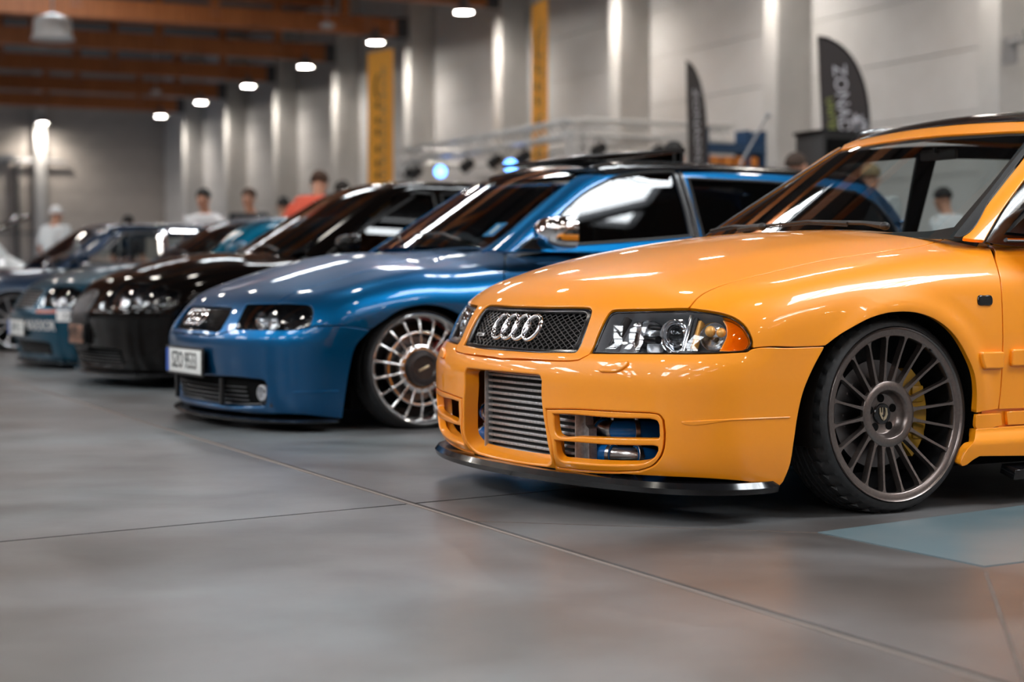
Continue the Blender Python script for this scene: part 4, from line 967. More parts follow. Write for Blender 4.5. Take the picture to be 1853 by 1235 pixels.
for (a,b) in LAMPS:
    o=L0 if first else dup(L0); first=False; o.scale=(.84,.84,.84); o.location=hall(a,b,7.08)
    k=round(a,1)
    if b>16 and k in side: tag(o,side[k],'lamp','bay lamps along the long wall')
    else: tag(o,'lit metal bay lamp outside the view, most of these added for highlights','lamp','bay lamps elsewhere under the roof')
o=dup(L0,hall(AE-1.0,13.4,7.1)); tag(o,'glowing bay lamp above the bright column on the end wall','lamp','bay lamps along the long wall')
spot('bay_lamp_light',AE-1.0,13.4,7.0,170,(1,.9,.8),150)
# white drum heater, small detectors
def at_px_a(px,py,a):  # point on the plane of constant hall a
    d=ray(px,py); t=a/(d@HA); return np.array([0,0,CH])+d*t
q=at_px_a(95,52,36.); e=empty('drum_fan',tuple(q)); tag(e,'round white drum fan hanging between the timber beams at upper left','fan')
b=MB(); b.lathe([(.30,.22),(.36,.20),(.37,.12),(.37,.10),(.375,.02),(.38,-.12),(.42,-.20),(.43,-.22),(.40,-.22),(.3,-.1),(.0001,-.08)],36,axis='Z'); b.build('drum_body',M['white'],e)
b=MB()
for z in(-.05,.03,.10): b.lathe([(.382,z-.008),(.388,z),(.382,z+.008)],36,axis='Z')
b.build('drum_rib',M['white'],e)
b=MB(); b.tube([(0,0,.2),(0,0,WZ-q[2]-.2)],.02,6); b.lathe([(.3,.22),(.1,.30),(.02,.30)],24,axis='Z'); b.build('hanger_rod',M['galv'],e)
for (px,py,a,lab) in ((592,46,44.,'small round sensor on a thin rod, upper one, near the first beam'),(282,166,62.,'small round sensor on a thin rod, lower one, below the third beam')):
    q=at_px_a(px,py,a); e=empty('smoke_sensor',tuple(q)); tag(e,lab,'sensor'); b=MB(); b.lathe([(.02,.08),(.16,.05),(.20,0),(.17,-.05),(.0001,-.07)],20,axis='Z'); b.build('sensor_head',M['white'],e); b=MB(); b.tube([(0,0,.05),(0,0,WZ-q[2])],.015,6); b.build('hanger_rod',M['white'],e)
# end wall pipework
q=at_px_a(30,300,AE-.1)
e=empty('wall_pipe',tuple(hall(AE-.25,float(q@HB),0))); e.rotation_euler=HR; tag(e,'dark vertical downpipe on the end wall left of the bright column','pipe')
b=MB(); b.tube([(0,0,0),(0,0,5.6)],.10,10); b.build('downpipe',M['deck'],e)
b=MB(); b.tube([(0,-2,5.6),(0,2.6,5.6)],.07,8); b.box((0,.9,5.75),(.3,1.6,.2)); b.build('cross_pipe',M['galv'],e)
b=MB(); b.tube([(0,-1.5,2.6),(0,4,2.6)],.05,8); b.build('low_pipe',M['deck'],e)
# wall bracket, window strip in the wall
q=at_px_a(1810,180,21.0)
e=empty('wall_bracket',hall(20.9,17.95,4.1),HAN); tag(e,'grey steel wall bracket on the column at the right edge','bracket')
b=MB(); b.box((0,.0,0),(.3,.04,.4)); b.tube([(0,0,.1),(-1.2,.3,.1)],.04,8); b.box((-1.0,.3,.12),(.4,.3,.12)); b.build('bracket_arm',M['galv'],e)
# lighting truss ---------------------------------------------------------------
TR=empty('lighting_truss',hall(0,0,0),HAN); tag(TR,'aluminium lighting truss frame standing behind the blue cars under the long wall','truss')
def truss_run(p,q,w=.28):
    p,q=np.array(p,float),np.array(q,float); d=q-p; L=np.linalg.norm(d); d/=L; up=np.array([0,0,1.]) if abs(d[2])<.9 else np.array([1.,0,0]); s=np.cross(d,up); s/=np.linalg.norm(s); u=np.cross(s,d); b=MB(); c=[]
    for i in(-1,1):
        for j in(-1,1):
            o=s*i*w/2+u*j*w/2; b.tube([tuple(p+o),tuple(q+o)],.032,8); c.append(o)
    n=max(2,int(L/.35)); br=MB()
    for k in range(n):
        t0,t1=k/n*L,(k+1)/n*L
        for (o1,o2) in((c[0],c[1]),(c[2],c[3]),(c[0],c[2]),(c[1],c[3])):
            A_,B_=(o1,o2) if k%2 else (o2,o1); br.tube([tuple(p+d*t0+A_),tuple(p+d*t1+B_)],.014,5)
    b.build('truss_tube',M['truss'],TR); tag(br.build('truss_lacing',M['truss'],TR,fix=False),kind='stuff')
z=3.42; cn=[(28.5,-14.6),(36.9,-14.6),(36.9,-17.75),(28.5,-17.75)]
for i in range(4):
    a,b=cn[i],cn[(i+1)%4]; truss_run((*a,z),(*b,z)); truss_run((*a,0),(*a,z))
truss_run((28.5,-16.4,2.85),(36.9,-16.4,2.85),.22)
M['blueglow']=mat('blue_spot_glow',(.1,.3,1),.5,emis=(.10,.33,1.0),es=5)
SPN=[(735,272),(752,282),(797,297),(845,275),(896,266),(924,300),(947,256),(1083,250),(1188,248)]
SPL={0:'leftmost one under the truss, beside the wide yellow banner',1:'second from the left under the truss',3:'third dark one from the left, between the two blue lights',4:'fourth dark one from the left, near the right blue light',6:'just left of the narrow yellow banner',7:'right of the narrow yellow banner, under the truss front',8:'rightmost one under the truss, beside the slim flag'}
for i,(px,py) in enumerate(SPN):
    a=28.8 if px>1050 else None
    if a is None:
        d=ray(px,py); t=14.6/(d@HB); q=np.array([0,0,CH])+d*t
    else: q=at_px_a(px,py,28.5)
    q[2]=3.02 if i not in(2,5) else min(q[2],2.98)
    e=empty('stage_spotlight',tuple(q),HAN); lit=i in(2,5)
    T=Matrix.Rotation(R(-35),4,'X')
    if lit: e.rotation_euler=(0,0,0); T=frame_T((0,0,0),(-q[0],-q[1],CH-q[2]))
    b=MB(); b.lathe([(.0001,-.16),(.09,-.15),(.11,-.05),(.12,.10),(.12,.12),(.10,.12)],20,T=T); b.build('spot_body',M['black'],e)
    b=MB(); b.lathe([(.0001,.125),(.118,.125)],20,T=T); b.build('spot_lens',M['blueglow'] if lit else M['black_gloss'],e)
    zt_=3.28-q[2]; b=MB(); b.tube([(-.13,0,0),(-.13,0,.12),(0,0,max(.14,zt_)),(.13,0,.12),(.13,0,0)],.012,5); b.build('spot_yoke',M['black'],e)
    if lit: tag(e,('blue glowing stage spotlight left of the narrow yellow banner, nearer to it' if i==5 else 'blue glowing stage spotlight, the farther left of the two lit ones'),'spotlight')
    else: tag(e,'dark unlit stage spotlight, '+SPL[i],'spotlight','unlit stage spotlights on the truss')
# banners --------------------------------------------------------------------
M['banner']=mat('banner_yellow',(1.0,.44,.05),.6); M['ink_grey']=mat('banner_grey_print',(.30,.24,.16),.6)
def banner(px,ptop,Z,w,ang,pbot,lab):
    c=at_dist(px,ptop,Z); zt_=float(c[2]); zb=1.2; e=empty('hanging_banner',(float(c[0]),float(c[1]),0),R(90+ang)); tag(e,lab,'banner')
    # local x runs away to the left, faces -y / +y
    b=MB(); b.box((0,0,(zt_+zb)/2),(w,.02,zt_-zb)); b.build('banner_cloth',M['banner'],e,smooth=False)
    b=MB(); b.tube([(-w/2-.03,0,zt_+.015),(w/2+.03,0,zt_+.015)],.02,8); b.tube([(-w/2,0,zt_),(-w/2,0,7.3)],.006,4); b.tube([(w/2,0,zt_),(w/2,0,7.3)],.006,4); b.build('banner_bar',M['galv'],e)
    H=zt_-zb; s=1
    yy=.0115
    for sgn in(1,-1):
        ts=[.30,.385,.45,.545,.625,.69,.77,.855,.92]
        for t in ts:
            zc=zt_-H*t*.80/.92
            p=MB(); p.prism([(.02,zc-.07),(.12,zc-.10),(.17,zc-.02),(.22,zc),(.17,zc+.03),(.12,zc+.10),(.02,zc+.07),(.05,zc)],yy*sgn,yy*sgn+.003,axis='Y'); p.build('banner_print',M['ink'],e,smooth=False)
        P=[];Q=[]
        for k in range(15):
            a=R(-70+140*k/14); P.append((-.02+.26*math.cos(a)*1.0,zt_-H*.17+.34*math.sin(a))); Q.append((-.02+.17*math.cos(a),zt_-H*.17+.26*math.sin(a)))
        p=MB(); p.prism(P+Q[::-1],yy*sgn,yy*sgn+.003,axis='Y'); p.build('banner_arc',M['ink'],e,smooth=False)
    g_=MB(); k=0
    for sgn in(1,-1):
        z=zt_-.08*H
        while z>zb+.2*H:
            hgt=.05+.03*((k*7)%3); g_.box((-.16,sgn*.0125,z),(.10+.03*((k*5)%4),.003,hgt*.6)); z-=hgt+.02; k+=1
    tag(g_.build('banner_small_print',M['ink_grey'],e,smooth=False),kind='stuff')
banner(688,92,42.6,1.10,37,335,'wide yellow hanging banner with black print above the black car')
banner(976.5,3,35.2,1.10,15.5,300,'narrow yellow hanging banner seen nearly edge on above the blue car roof')
# feather flags ----------------------------------------------------------------
M['flag']=mat('flag_black_cloth',(.048,.041,.041),.7); M['flag_white']=mat('flag_white_print',(.70,.70,.76),.6); M['flag_green']=mat('flag_green_print',(.36,.42,.08),.6)
def feather(px,py,Z,ang,sx,lab,words,green=True):
    c=at_dist(px,py,Z); zt_=float(c[2]); e=empty('feather_flag',(float(c[0]),float(c[1]),0),R(ang)); tag(e,lab,'flag')
    # outline: leading edge curves over from the mast top; x to the right
    H=zt_-.35
    L=[(0,zt_),(.02,zt_-.4),(.05,zt_-.9),(.08,zt_-1.6),(.10,.45)]
    Rr=[(.60,.45),(.60,zt_-1.4),(.595,zt_-1.0),(.57,zt_-.72),(.50,zt_-.45),(.38,zt_-.22),(.22,zt_-.07),(.10,zt_-.01)]
    Rc=[tuple(q) for q in catmull([np.array(q) for q in Rr],.06)]
    b=MB(); b.prism([(x*sx,z) for x,z in L+Rc],-.006,.006,axis='Y'); b.build('flag_cloth',M['flag'],e,smooth=False)
    b=MB(); b.tube([(0.61*sx,0,.02)]+[((x+.012)*sx,0,z+.01) for x,z in Rc]+[(0,0,zt_+.02)],.014,8); b.build('flag_mast',M['black_gloss'],e)
    b=MB(); b.tube([(.61*sx-.4,0,.02),(.61*sx+.4,0,.02)],.02,6); b.tube([(.61*sx,-.4,.02),(.61*sx,.4,.02)],.02,6); b.build('flag_foot',M['black'],e)
    # vertical print on both faces; mirrored on the face towards the camera
    z=zt_-1.42
    for sgn in(-1,):
        T=Matrix.Translation((.295*sx,sgn*.008,z+.64))@Matrix.Rotation(R(84),4,'Y')@Matrix.Rotation(PI/2,4,'X')
        text_mesh('flag_lettering',words,.215,M['flag_white'],e,T=T,ext=.001,space=1.0,mirror=False)
        if green:
            T=Matrix.Translation((.175*sx,sgn*.008,z+.38))@Matrix.Rotation(R(84),4,'Y')@Matrix.Rotation(PI/2,4,'X'); text_mesh('flag_green_lettering','UNITED GRIP',.12,M['flag_green'],e,T=T,ext=.001)
            b=MB()
            for k in range(7):
                a=R(-90+k*30); cx,cz=.445*sx,z+.40; b.prism([(cx+.03*math.sin(a+PI/2),cz+.03*math.cos(a+PI/2)),(cx+.10*math.cos(a+.35),cz+.10*math.sin(a+.35)),(cx+.16*math.cos(a),cz+.16*math.sin(a)),(cx+.10*math.cos(a-.35),cz+.10*math.sin(a-.35)),(cx,cz)],sgn*.008-.001,sgn*.008+.0,axis='Y')
            b.build('flag_leaf_emblem',M['flag_white'],e,smooth=False)
feather(1479,69,20.5,0,1.0,'wide black feather flag with white lettering and leaf emblem above the yellow car','ZONADN')
feather(1242,114,23.,58,1.0,'slim black feather flag turned edge on behind the blue car roof','ZONADN',False)
# dark booth, shelf with orange goods, microphone boom -------------------------
q=at_dist(1508,246,18.9); e=empty('display_booth',(float(q[0]),float(q[1]),0),HAN-R(90)); tag(e,'black display booth standing under the wide feather flag','booth')
H=float(q[2]); b=MB(); b.box((0,0,H/2),(.62,.5,H),bev=.01); b.build('booth_cabinet',M['black'],e)
b=MB(); b.box((0,-.26,H-.16),(.54,.02,.22)); b.box((0,-.26,H-.55),(.54,.02,.4)); b.build('booth_panel',M['void'],e,smooth=False)
b=MB(); b.box((0,0,H+.02),(.66,.54,.04)); b.build('booth_top',M['black_gloss'],e)
q=at_dist(1310,236,24.); e=empty('goods_rack',(float(q[0]),float(q[1]),0),HAN-R(90)); tag(e,'blue-framed rack of orange goods behind the slim feather flag','rack')
H=float(q[2]); M['rackblue']=mat('rack_blue',(.01,.05,.12),.5); M['orange']=mat('orange_goods',(.75,.24,.03),.5)
b=MB()
for x in(-.35,.30,.55): b.box((x,0,H/2),(.06,.3,H))
b.box((.1,0,H-.25),(.95,.32,.12)); b.build('rack_frame',M['rackblue'],e,smooth=False)
for i,z in enumerate((H-.42,H-.75,H-1.1)):
    b=MB(); b.box((.1,0,z-.105),(.9,.34,.03)); b.build('rack_shelf',M['rackblue'],e,smooth=False)
for x,dz,ol in((.0,-.43,'orange box second from the left on the blue rack'),(.2,-.43,'orange box third from the left on the blue rack'),(-.21,-.43,'leftmost orange box on the blue rack'),(.40,-.43,'rightmost orange box on the blue rack')):
    b=MB(); b.box((x,-.02,H+dz-.0),(.16,.2,.15),bev=.03); g_=b.build('orange_box',M['orange']); g_.location=e.location; g_.rotation_euler=e.rotation_euler; tag(g_,ol,'box','orange boxes on the rack')
pa=at_dist(1340,296,17.); pb=at_dist(1389,209,17.); e=empty('boom_pole',(float(pa[0]),float(pa[1]),0)); tag(e,'thin grey slanting boom pole right of the truss','pole')
b=MB(); o_=np.array([pa[0],pa[1],0]); b.tube([tuple(pa-o_),tuple(pb-o_)],.012,6); b.sphere(tuple(pb-o_),.03,8,6); b.build('boom_arm',M['galv'],e)
b=MB(); b.tube([(0,0,0),(0,0,float(pa[2]))],.015,6); b.tube([(-.3,0,.02),(.3,0,.02)],.012,6); b.build('boom_stand',M['galv'],e)
# ------------------------------------------------------------------ general car surface
def mkpose(X,Z,th,hw): return Pose(X-hw*math.sin(R(th)),Z+hw*math.cos(R(th)),180+th)
def car_surface(nose=.855,zsh=.44,hw=.868,cowl=-.45,zcowl=.86,znose=.64,zroof=1.335,rake=32,xws=-.30,gw=.755,wb=2.51,rear=-3.3,tail=.88,slope=.45,xr=-3.05,belt=.85,crown=.09,round_=.06,sweep=.17,zlow=.14,roofdrop=.05,bulge=0.,slant=.36,kc=.18,tw=.05,zr_tail=None):
    nf=spl([0,zlow-.06,zlow,zlow+.11,zsh-.08,zsh-.02,zsh+.02,zsh+.06,zsh+.12,zsh+.18,zsh+.28,zsh+.45],[nose-.115,nose-.055,nose-.03,nose-.01,nose,nose-.003,nose-.02,nose-.04,nose-.07,nose-.10,nose-.17,nose-.32])
    wf=spl([0,.10,.2,.3,.45,.55,.62,.72,.82,1.0],[hw-.078,hw-.043,hw-.023,hw-.013,hw-.002,hw,hw-.004,hw-.026,hw-.078,hw-.19])
    d=zcowl-znose
    hf=spl([-4.5,rear-.2,rear+.4,-2,cowl,-.2,0,.3,.5,.65,.75,.85,1.0],[tail-.06,tail-.03,tail,zcowl+.02,zcowl,zcowl-.02*d/.22-.0,zcowl-.09*d,zcowl-.33*d+bulge,zcowl-.60*d+bulge,zcowl-.86*d+bulge*.5,znose-.02,znose-.09,znose-.22])
    def Fb(P):
        x,y,z=P[...,0],np.abs(P[...,1]),P[...,2]
        n=nf(z)-sweep*(y/.8)**2-round_*(y/.8)**4
        w=wf(z)-tw*sstep(x,.1,1.0)-.05*sstep(-x,-rear-1.0,-rear+.1)
        s=smax(y-w,x-n,kc); s=smax(s,(rear-.22*(z-.5)+.12*(y/.8)**2)-x,.18)
        return smax(s,z-(hf(x)-crown*(y/.75)**2.4),.12)
    def Fg(P):
        x,y,z=P[...,0],np.abs(P[...,1]),P[...,2]
        xb=xws-.13*(y/.7)**2; r=R(rake)
        ws=(x-xb)*math.sin(r)+(z-.85)*math.cos(r)
        side=(y-(gw-slant*(z-.85)-.05*sstep(-x,1.6,-xr)))*.94
        roof=z-(zroof-.03*(y/.6)**2-roofdrop*np.abs((x+1.75)/1.4)**2.2)
        return smax(smax(smax(ws,roof,.10),side,.07),-(x-xr)*.86+(z-belt)*slope,.10)
    return Fb,Fg
CARS={
 'blue':dict(pose=(-.406,8.1,28.5,.835),s=dict(zcowl=.842,znose=.61,zroof=1.31,crown=.09,bulge=-.008)),
 'black':dict(pose=(-1.65,11.17,28.5,.84),s=dict(nose=.87,zsh=.50,zcowl=.885,znose=.675,zroof=1.375,rake=31,xws=-.25,zlow=.18)),
 'golf':dict(pose=(-2.75,13.57,28.5,.82),s=dict(nose=.845,zsh=.45,zcowl=.835,znose=.645,zroof=1.215,hw=.845,gw=.72,xws=-.32)),
 'sedan':dict(pose=(-4.76,16.9,28.5,.82),s=dict(nose=.85,zsh=.48,zcowl=.81,znose=.66,zroof=1.265,rake=34,xws=-.36,rear=-3.6,xr=-3.1,wb=2.7)),
 'white':dict(pose=(-8.2,19.07,28.5,.82),s=dict(zroof=1.31,slope=1.0,xr=-2.75,zcowl=.84)),
 'hatch':dict(pose=(-9.9,22.9,28.5,.82),s=dict(zroof=1.30,zcowl=.86)),
}
# ------------------------------------------------------------------ wheels of the other cars
M['wheel_chrome']=mat('polished_rim',(.72,.70,.69),.12,1); M['cap_dark']=mat('dark_cap',(.03,.025,.025),.3,.3)
M['rim_dark']=mat('dark_rim',(.04,.04,.045),.3,.7); M['rim_silver']=mat('silver_rim',(.5,.5,.52),.25,.9)
def wheel_lace(root,loc,mirror=False,R0=.285):
    w=empty('wheel',loc,parent=root,rot=(R(3)*(1 if not mirror else -1),0,PI if mirror else 0)); k=R0/.285
    tyre(w,R0,.20,.252*k,False); barrel(w,.246*k,M['barrel'])
    b=MB(); b.lathe([(.243,-.05),(.249,-.012),(.2555,.004),(.251,.006),(.245,.002),(.236,-.008),(.226,-.030),(.222,-.034),(.222,-.05),(.236,-.055)],72)
    b.lathe([(.172,-.030),(.173,-.019),(.167,-.017),(.161,-.019),(.160,-.030)],64,closed=True)
    b.lathe([(.112,-.045),(.112,-.018),(.104,-.012),(.088,-.012),(.083,-.02),(.083,-.045)],48,closed=True); b.build('rim',M['wheel_chrome'],w,angle=45)
    for i in range(18):
        T=Matrix.Rotation(2*PI*(i+.5)/18,4,'Y'); b=MB()
        b.tube([(.095,-.020,0),(.165,-.016,0),(.226,-.034,0)],[.0065,.0055,.0075],8,T=T); b.sphere((.166,-.013,0),.0085,8,6,T=T); b.sphere((.098,-.012,0),.007,8,6,T=T); b.build('spoke',M['wheel_chrome'],w,angle=60)
    b=MB(); b.lathe([(.086,-.02),(.084,.006),(.078,.014),(.058,.017),(.052,.010),(.0001,.008)],40); b.build('centre_cap',M['cap_dark'],w,angle=40)
    b=MB(); b.box((0,.0095,0),(.058,.004,.010),T=Matrix.Rotation(.4,4,'Y'),bev=.002); b.build('cap_script',M['gold'],w)
    M.setdefault('cal_red',mat('red_caliper',(.25,.015,.01),.4)); brake(w,1 if mirror else -1,M['cal_red'],.15)
def wheel_simple(root,loc,mirror=False,R0=.29,m=None,n=10):
    w=empty('wheel',loc,parent=root,rot=(R(3)*(1 if not mirror else -1),0,PI if mirror else 0)); k=R0/.29; m=m or M['rim_silver']
    tyre(w,R0,.20,.245*k,False); barrel(w,.240*k,M['barrel'])
    b=MB(); b.lathe([(.236*k,-.04),(.246*k,0),(.243*k,.004),(.228*k,-.004),(.224*k,-.03)],56); b.lathe([(.06,-.03),(.055,-.012),(.0001,-.010)],24); b.build('rim',m,w,angle=45)
    for i in range(n):
        T=Matrix.Rotation(2*PI*i/n,4,'Y'); b=MB(); b.tube([(.04,-.02,0),(.14,-.014,0),(.228*k,-.012,0)],[.015,.010,.014],6,T=T); b.build('spoke',m,w,angle=60)
def fascia(C,name,segs,m,**k): return C.panel(name,uniq(segs),WR,m,**k)
def build_car(key,label,paint,name='hatchback',px=None,wheel=wheel_simple,R0=.285,glass_m=None,sp1=.03,doors=(-1.42,),lampm=None,two_door=True,chrome_frames=False,roofm=None,lamp_cat='headlamp',zl=None,wk={},gl=None,yin=.42,chrome_mirror=False,window_m=None,ws_m=None):
    spec=CARS[key]; pose=mkpose(*spec['pose']); P=dict(dict(nose=.855,zsh=.44,hw=.868,cowl=-.45,zcowl=.86,znose=.64,zroof=1.335,rake=32,xws=-.30,gw=.755,wb=2.51,rear=-3.3,tail=.88,xr=-3.05,zlow=.14,belt=.85),**spec['s']); px=px or {}
    Fb,Fg=car_surface(**spec['s']); Fa=lambda Q: np.minimum(Fb(Q),Fg(Q)); d0=math.hypot(*spec['pose'][:2])
    root=empty(name,tuple(pose.o),pose.yaw); tag(root,label,'car')
    C=Car(pose,Fa,Fb,Fg,root,max(2.,d0-3.),d0+5.5)
    S=lambda y,z: cz2(Fb,y,z); zc=R0-.01; zf=P['zsh']; zb=P['zlow']-.085; wb=P['wb']; hw=P['hw']
    def D(x,z): return (x,.85,z)
    def ell(xc,rx,rz,a0,a1,n=13): return [D(xc+rx*math.cos(a),zc+rz*math.sin(a)) for a in np.linspace(a0,a1,n)]
    rx,rz=R0+.033,R0-.003; a_f=math.asin(min(.95,(zf-.0-zc)/rz)); af=ell(0,rx,rz,a_f,PI+.35)
    x_f=rx*math.cos(a_f); zs=.19; zlamp=P['znose']-.015; xb,zbelt=P['xws']-.2,P['belt']-.035
    # fender/hood cut
    T_=lambda x,y: (x,y,1.0)
    hoodcut=px.get('hoodcut') or [S(.62,zlamp),top3(Fb,.45,.66),top3(Fb,.0,.69),top3(Fb,-.35,.70)]
    cowlc=px.get('cowl') or top3(Fb,-.44,.68)
    lamp_=px.get('lamp') or [[S(yin+.02,zf+.015),S(yin,zlamp-.02)],[S(yin,zlamp-.02),S(yin+.02,zlamp)],[S(yin+.02,zlamp),S(.62,zlamp),D(.50,zlamp-.005)],[D(.50,zlamp-.005),D(.47,zlamp-.03)],[D(.47,zlamp-.03),D(.50,zf+.02)],[D(.50,zf+.02),S(.62,zf+.015),S(yin+.02,zf+.015)]]
    gr_=px.get('grille') or [[S(0,P['znose']-.035),S(.30,P['znose']-.037)],[S(.30,P['znose']-.037),S(.335,P['znose']-.05)],[S(.335,P['znose']-.05),S(.32,zf+.03)],[S(.32,zf+.03),S(.29,zf+.015)],[S(.29,zf+.015),S(0,zf+.01)]]
    low=px.get('hoodlow') or [S(0,zf),S(.34,zf),S(yin+.02,zf+.005)]
    li=lamp_[0]+lamp_[1]; 
    lo=px.get('lampin') or [S(yin+.02,zf+.015),S(yin,zlamp-.02),S(yin+.02,zlamp)]
    lt=px.get('lamptop') or [S(yin+.02,zlamp),S(.62,zlamp)]
    lout=px.get('lampout') or [S(.62,zlamp),D(.50,zlamp-.005),D(.47,zlamp-.03),D(.50,zf+.02)]
    lbot=px.get('lampbot') or [D(.50,zf+.02),S(.62,zf+.015),S(yin+.02,zf+.015)]
    fline=px.get('fline') or [D(.50,zf+.02),D((.5+x_f)/2,zf+.005),D(x_f,zf)]
    crear=[(P['xws']-.155,.60,.82),(P['xws']-.10,.3,.85),(P['xws']-.085,0,.86)]
    gh=[gr_] if gr_ else []
    C.panel('hood',uniq([low,lo,lt,hoodcut,[hoodcut[-1],cowlc],[cowlc]+crear]),HD,paint,holes=[uniq(g) for g in gh],hhalf=(0,),half=True,sp_=sp1,hr=.004,depth=.02)
    dsh=px.get('doorcut') or [D(xb-.02,zbelt),D(-.43,.60),D(-.42,.40),D(-.40,zs)]
    pb=px.get('pillarbase') or [cowlc,D(-.40,zbelt+.01),dsh[0]]
    C.panel('fender',uniq([hoodcut,[hoodcut[-1],cowlc],pb,dsh,[dsh[-1],af[-2]],af[-2:0:-1]+[fline[-1]],fline[::-1],lout[::-1]]),DG,paint,sp_=sp1,mirror=True,depth=.025)
    bot=px.get('bumperbot') or [D(rx*math.cos(-.15)+.06,zb+.0),S(.6,zb+.005),S(.3,zb),S(0,zb)]
    bre=px.get('bumperrear') or [fline[-1]]+ell(0,rx,rz,a_f,-.1,6)[1:]+[bot[0]]
    bh=px.get('intake') or [[S(0,zb+.16),S(.5,zb+.155)],[S(.5,zb+.155),S(.56,zb+.14)],[S(.56,zb+.14),S(.56,zb+.06)],[S(.56,zb+.06),S(.5,zb+.045)],[S(.5,zb+.045),S(0,zb+.04)]]
    C.panel('bumper',uniq([low,[low[-1]]+lbot[::-1],fline,bre,bot]),WR,paint,holes=[uniq(bh)],hhalf=(0,),half=True,sp_=sp1,hr=.008,hdepth=.03,depth=.03)
    C.panel('intake_back',uniq(bh),WR,M['void'],half=True,off=-.035,sp_=.08,depth=.002)
    b=MB()
    for zz in np.linspace(zb+.06,zb+.14,5):
        P_=[S(y,zz) for y in np.linspace(-.5,.5,21)]; b.tube([(p[0]-.03,p[1],p[2]) for p in P_],.003,5)
    b.build('intake_slats',M['black'],root)
    splitter(C,Fb,M['black_gloss'],z=max(.02,zb-.012),out=.035,th=.02,x_end=.40,y1=.80)
    # grille insert
    C.panel('grille_back',uniq(gr_),HD,M['void'],half=True,off=-.02,sp_=.06,depth=.002)
    # doors and rear
    xd=doors[0]; wa=ell(-wb,rx,rz,0,PI)
    C.panel('front_door',uniq([dsh,[dsh[-1],D(xd,zs)],[D(xd,zs),D(xd-.02,.5),D(xd,zbelt)],[D(xd,zbelt),dsh[0]]]),SD,paint,sp_=.05,mirror=True)
    qa=[D(-wb+rx,zs)]+wa[:]+[D(-wb-rx,zs)]
    C.panel('rear_side',uniq([[D(xd,zbelt),D(xd-.02,.5),D(xd,zs)],[D(xd,zs),qa[0]],qa,[qa[-1],D(P['rear']+.25,.2)],[D(P['rear']+.25,.2),D(P['rear']+.2,.5),D(P['rear']+.25,zbelt)],[D(P['rear']+.25,zbelt),D(xd,zbelt)]]),SD,paint,sp_=.05,mirror=True)
    C.panel('side_sill',uniq([[D(-.30,zs-.005),D(-wb+rx,zs-.005)],[D(-wb+rx,zs-.005),D(-wb+rx-.01,zb+.03)],[D(-wb+rx-.01,zb+.03),D(-.30,zb+.03)],[D(-.30,zb+.03),D(-.30,zs-.005)]]),SD,paint,sp_=.06,mirror=True,off=.004,depth=.03)
    g=[[(P['rear']-.3,0,.12),(P['rear']+.1,.7,.12),(P['rear']+.24,.84,.12)],[(P['rear']+.24,.84,.12),(P['rear']+.24,.84,zbelt)],[(P['rear']+.24,.84,zbelt),(P['rear']+.1,.6,zbelt),(P['rear']-.3,0,zbelt)]]
    C.panel('tail_panel',uniq(g),WrapB(-2.6,.85),paint,half=True,sp_=.06)
    C.panel('shoulder',uniq([[(xb-.1,0,.9),(xb-.1,.74,.85)],[(xb-.1,.74,.85),(P['rear']+.2,.74,.85)],[(P['rear']+.2,.74,.85),(P['rear'],0,.88)]]),TP,paint,F=lambda Q: np.maximum(Fb(Q),-9),half=True,sp_=.09)
    # greenhouse
    gm=window_m or M['tint']; zr=P['zroof']; sx=math.cos(R(P['rake'])); wsx=lambda z: P['xws']-.02-(z-.85)/math.tan(R(P['rake']))
    zt=zr-.055; W1=(wsx(zt)-.06,.49-.0,zt)
    ws_side=px.get('ws_side') or [cowlc,(wsx((zt+.85)/2)-.09,.56,(zt+.85)/2),W1]
    C.panel('windscreen',uniq([[(P['xws']-.02,0,.83),(P['xws']-.05,.4,.83),(P['xws']-.11,.62,.83),cowlc],ws_side,[ws_side[-1],(wsx(zt)+.0,.25,zt),(wsx(zt)+.02,0,zt)]]),WS,ws_m or M['glass'],F=Fg,half=True,sp_=.05,off=-.004,depth=.003)
    xr=P['xr']; xk=xr+.05
    rt=zr-.075
    pil_out=px.get('pil_out') or [D(xb,zbelt+.01),(xb-.42,.66,1.06),(W1[0]-.10,.58,zt-.005)]
    C.panel('windscreen_pillar',uniq([ws_side,[ws_side[-1],pil_out[-1]],pil_out[::-1],[pil_out[0],cowlc]]),PL,paint,F=Fa,sp_=.025,mirror=True)
    rfm=roofm or paint
    C.panel('roof',uniq([[(wsx(zt)+.015,0,zt),(wsx(zt)-.005,.25,zt),(W1[0],W1[1],zt)],[W1,pil_out[-1]],[pil_out[-1],(-1.6,.60,rt),(-2.4,.58,rt),(xk+.10,.54,rt-.04)],[(xk+.10,.54,rt-.04),(xk+.02,.3,rt),(xk,0,rt)]]),TP,rfm,F=Fg,half=True,sp_=.05)
    wf_=px.get('win_front') or [D(xb-.10,zbelt+.02),(xb-.42,.64,1.03),(W1[0]-.14,.58,rt-.05)]
    zwt=rt-.045
    w1=[wf_,[wf_[-1],D(xd+.20,zwt+.012),D(xd+.03,zwt+.012)],[D(xd+.03,zwt+.012),D(xd+.0,zbelt+.02)],[D(xd+.0,zbelt+.02),wf_[0]]]
    w2=[[D(xd-.035,zwt+.012),D(-2.3,zwt),D(xr+.35,zwt-.03)],[D(xr+.35,zwt-.03),D(xr+.22,zwt-.10),D(xr+.10,zbelt+.10),D(xr+.12,zbelt+.03)],[D(xr+.12,zbelt+.03),D(xd-.06,zbelt+.02)],[D(xd-.06,zbelt+.02),D(xd-.035,zwt+.012)]]
    if px.get('w1'): w1=px['w1']
    for w_ in (w1,w2): C.panel('side_window',uniq(w_),SD,gm,F=Fg,sp_=.07,off=-.006,depth=.003,mirror=True)
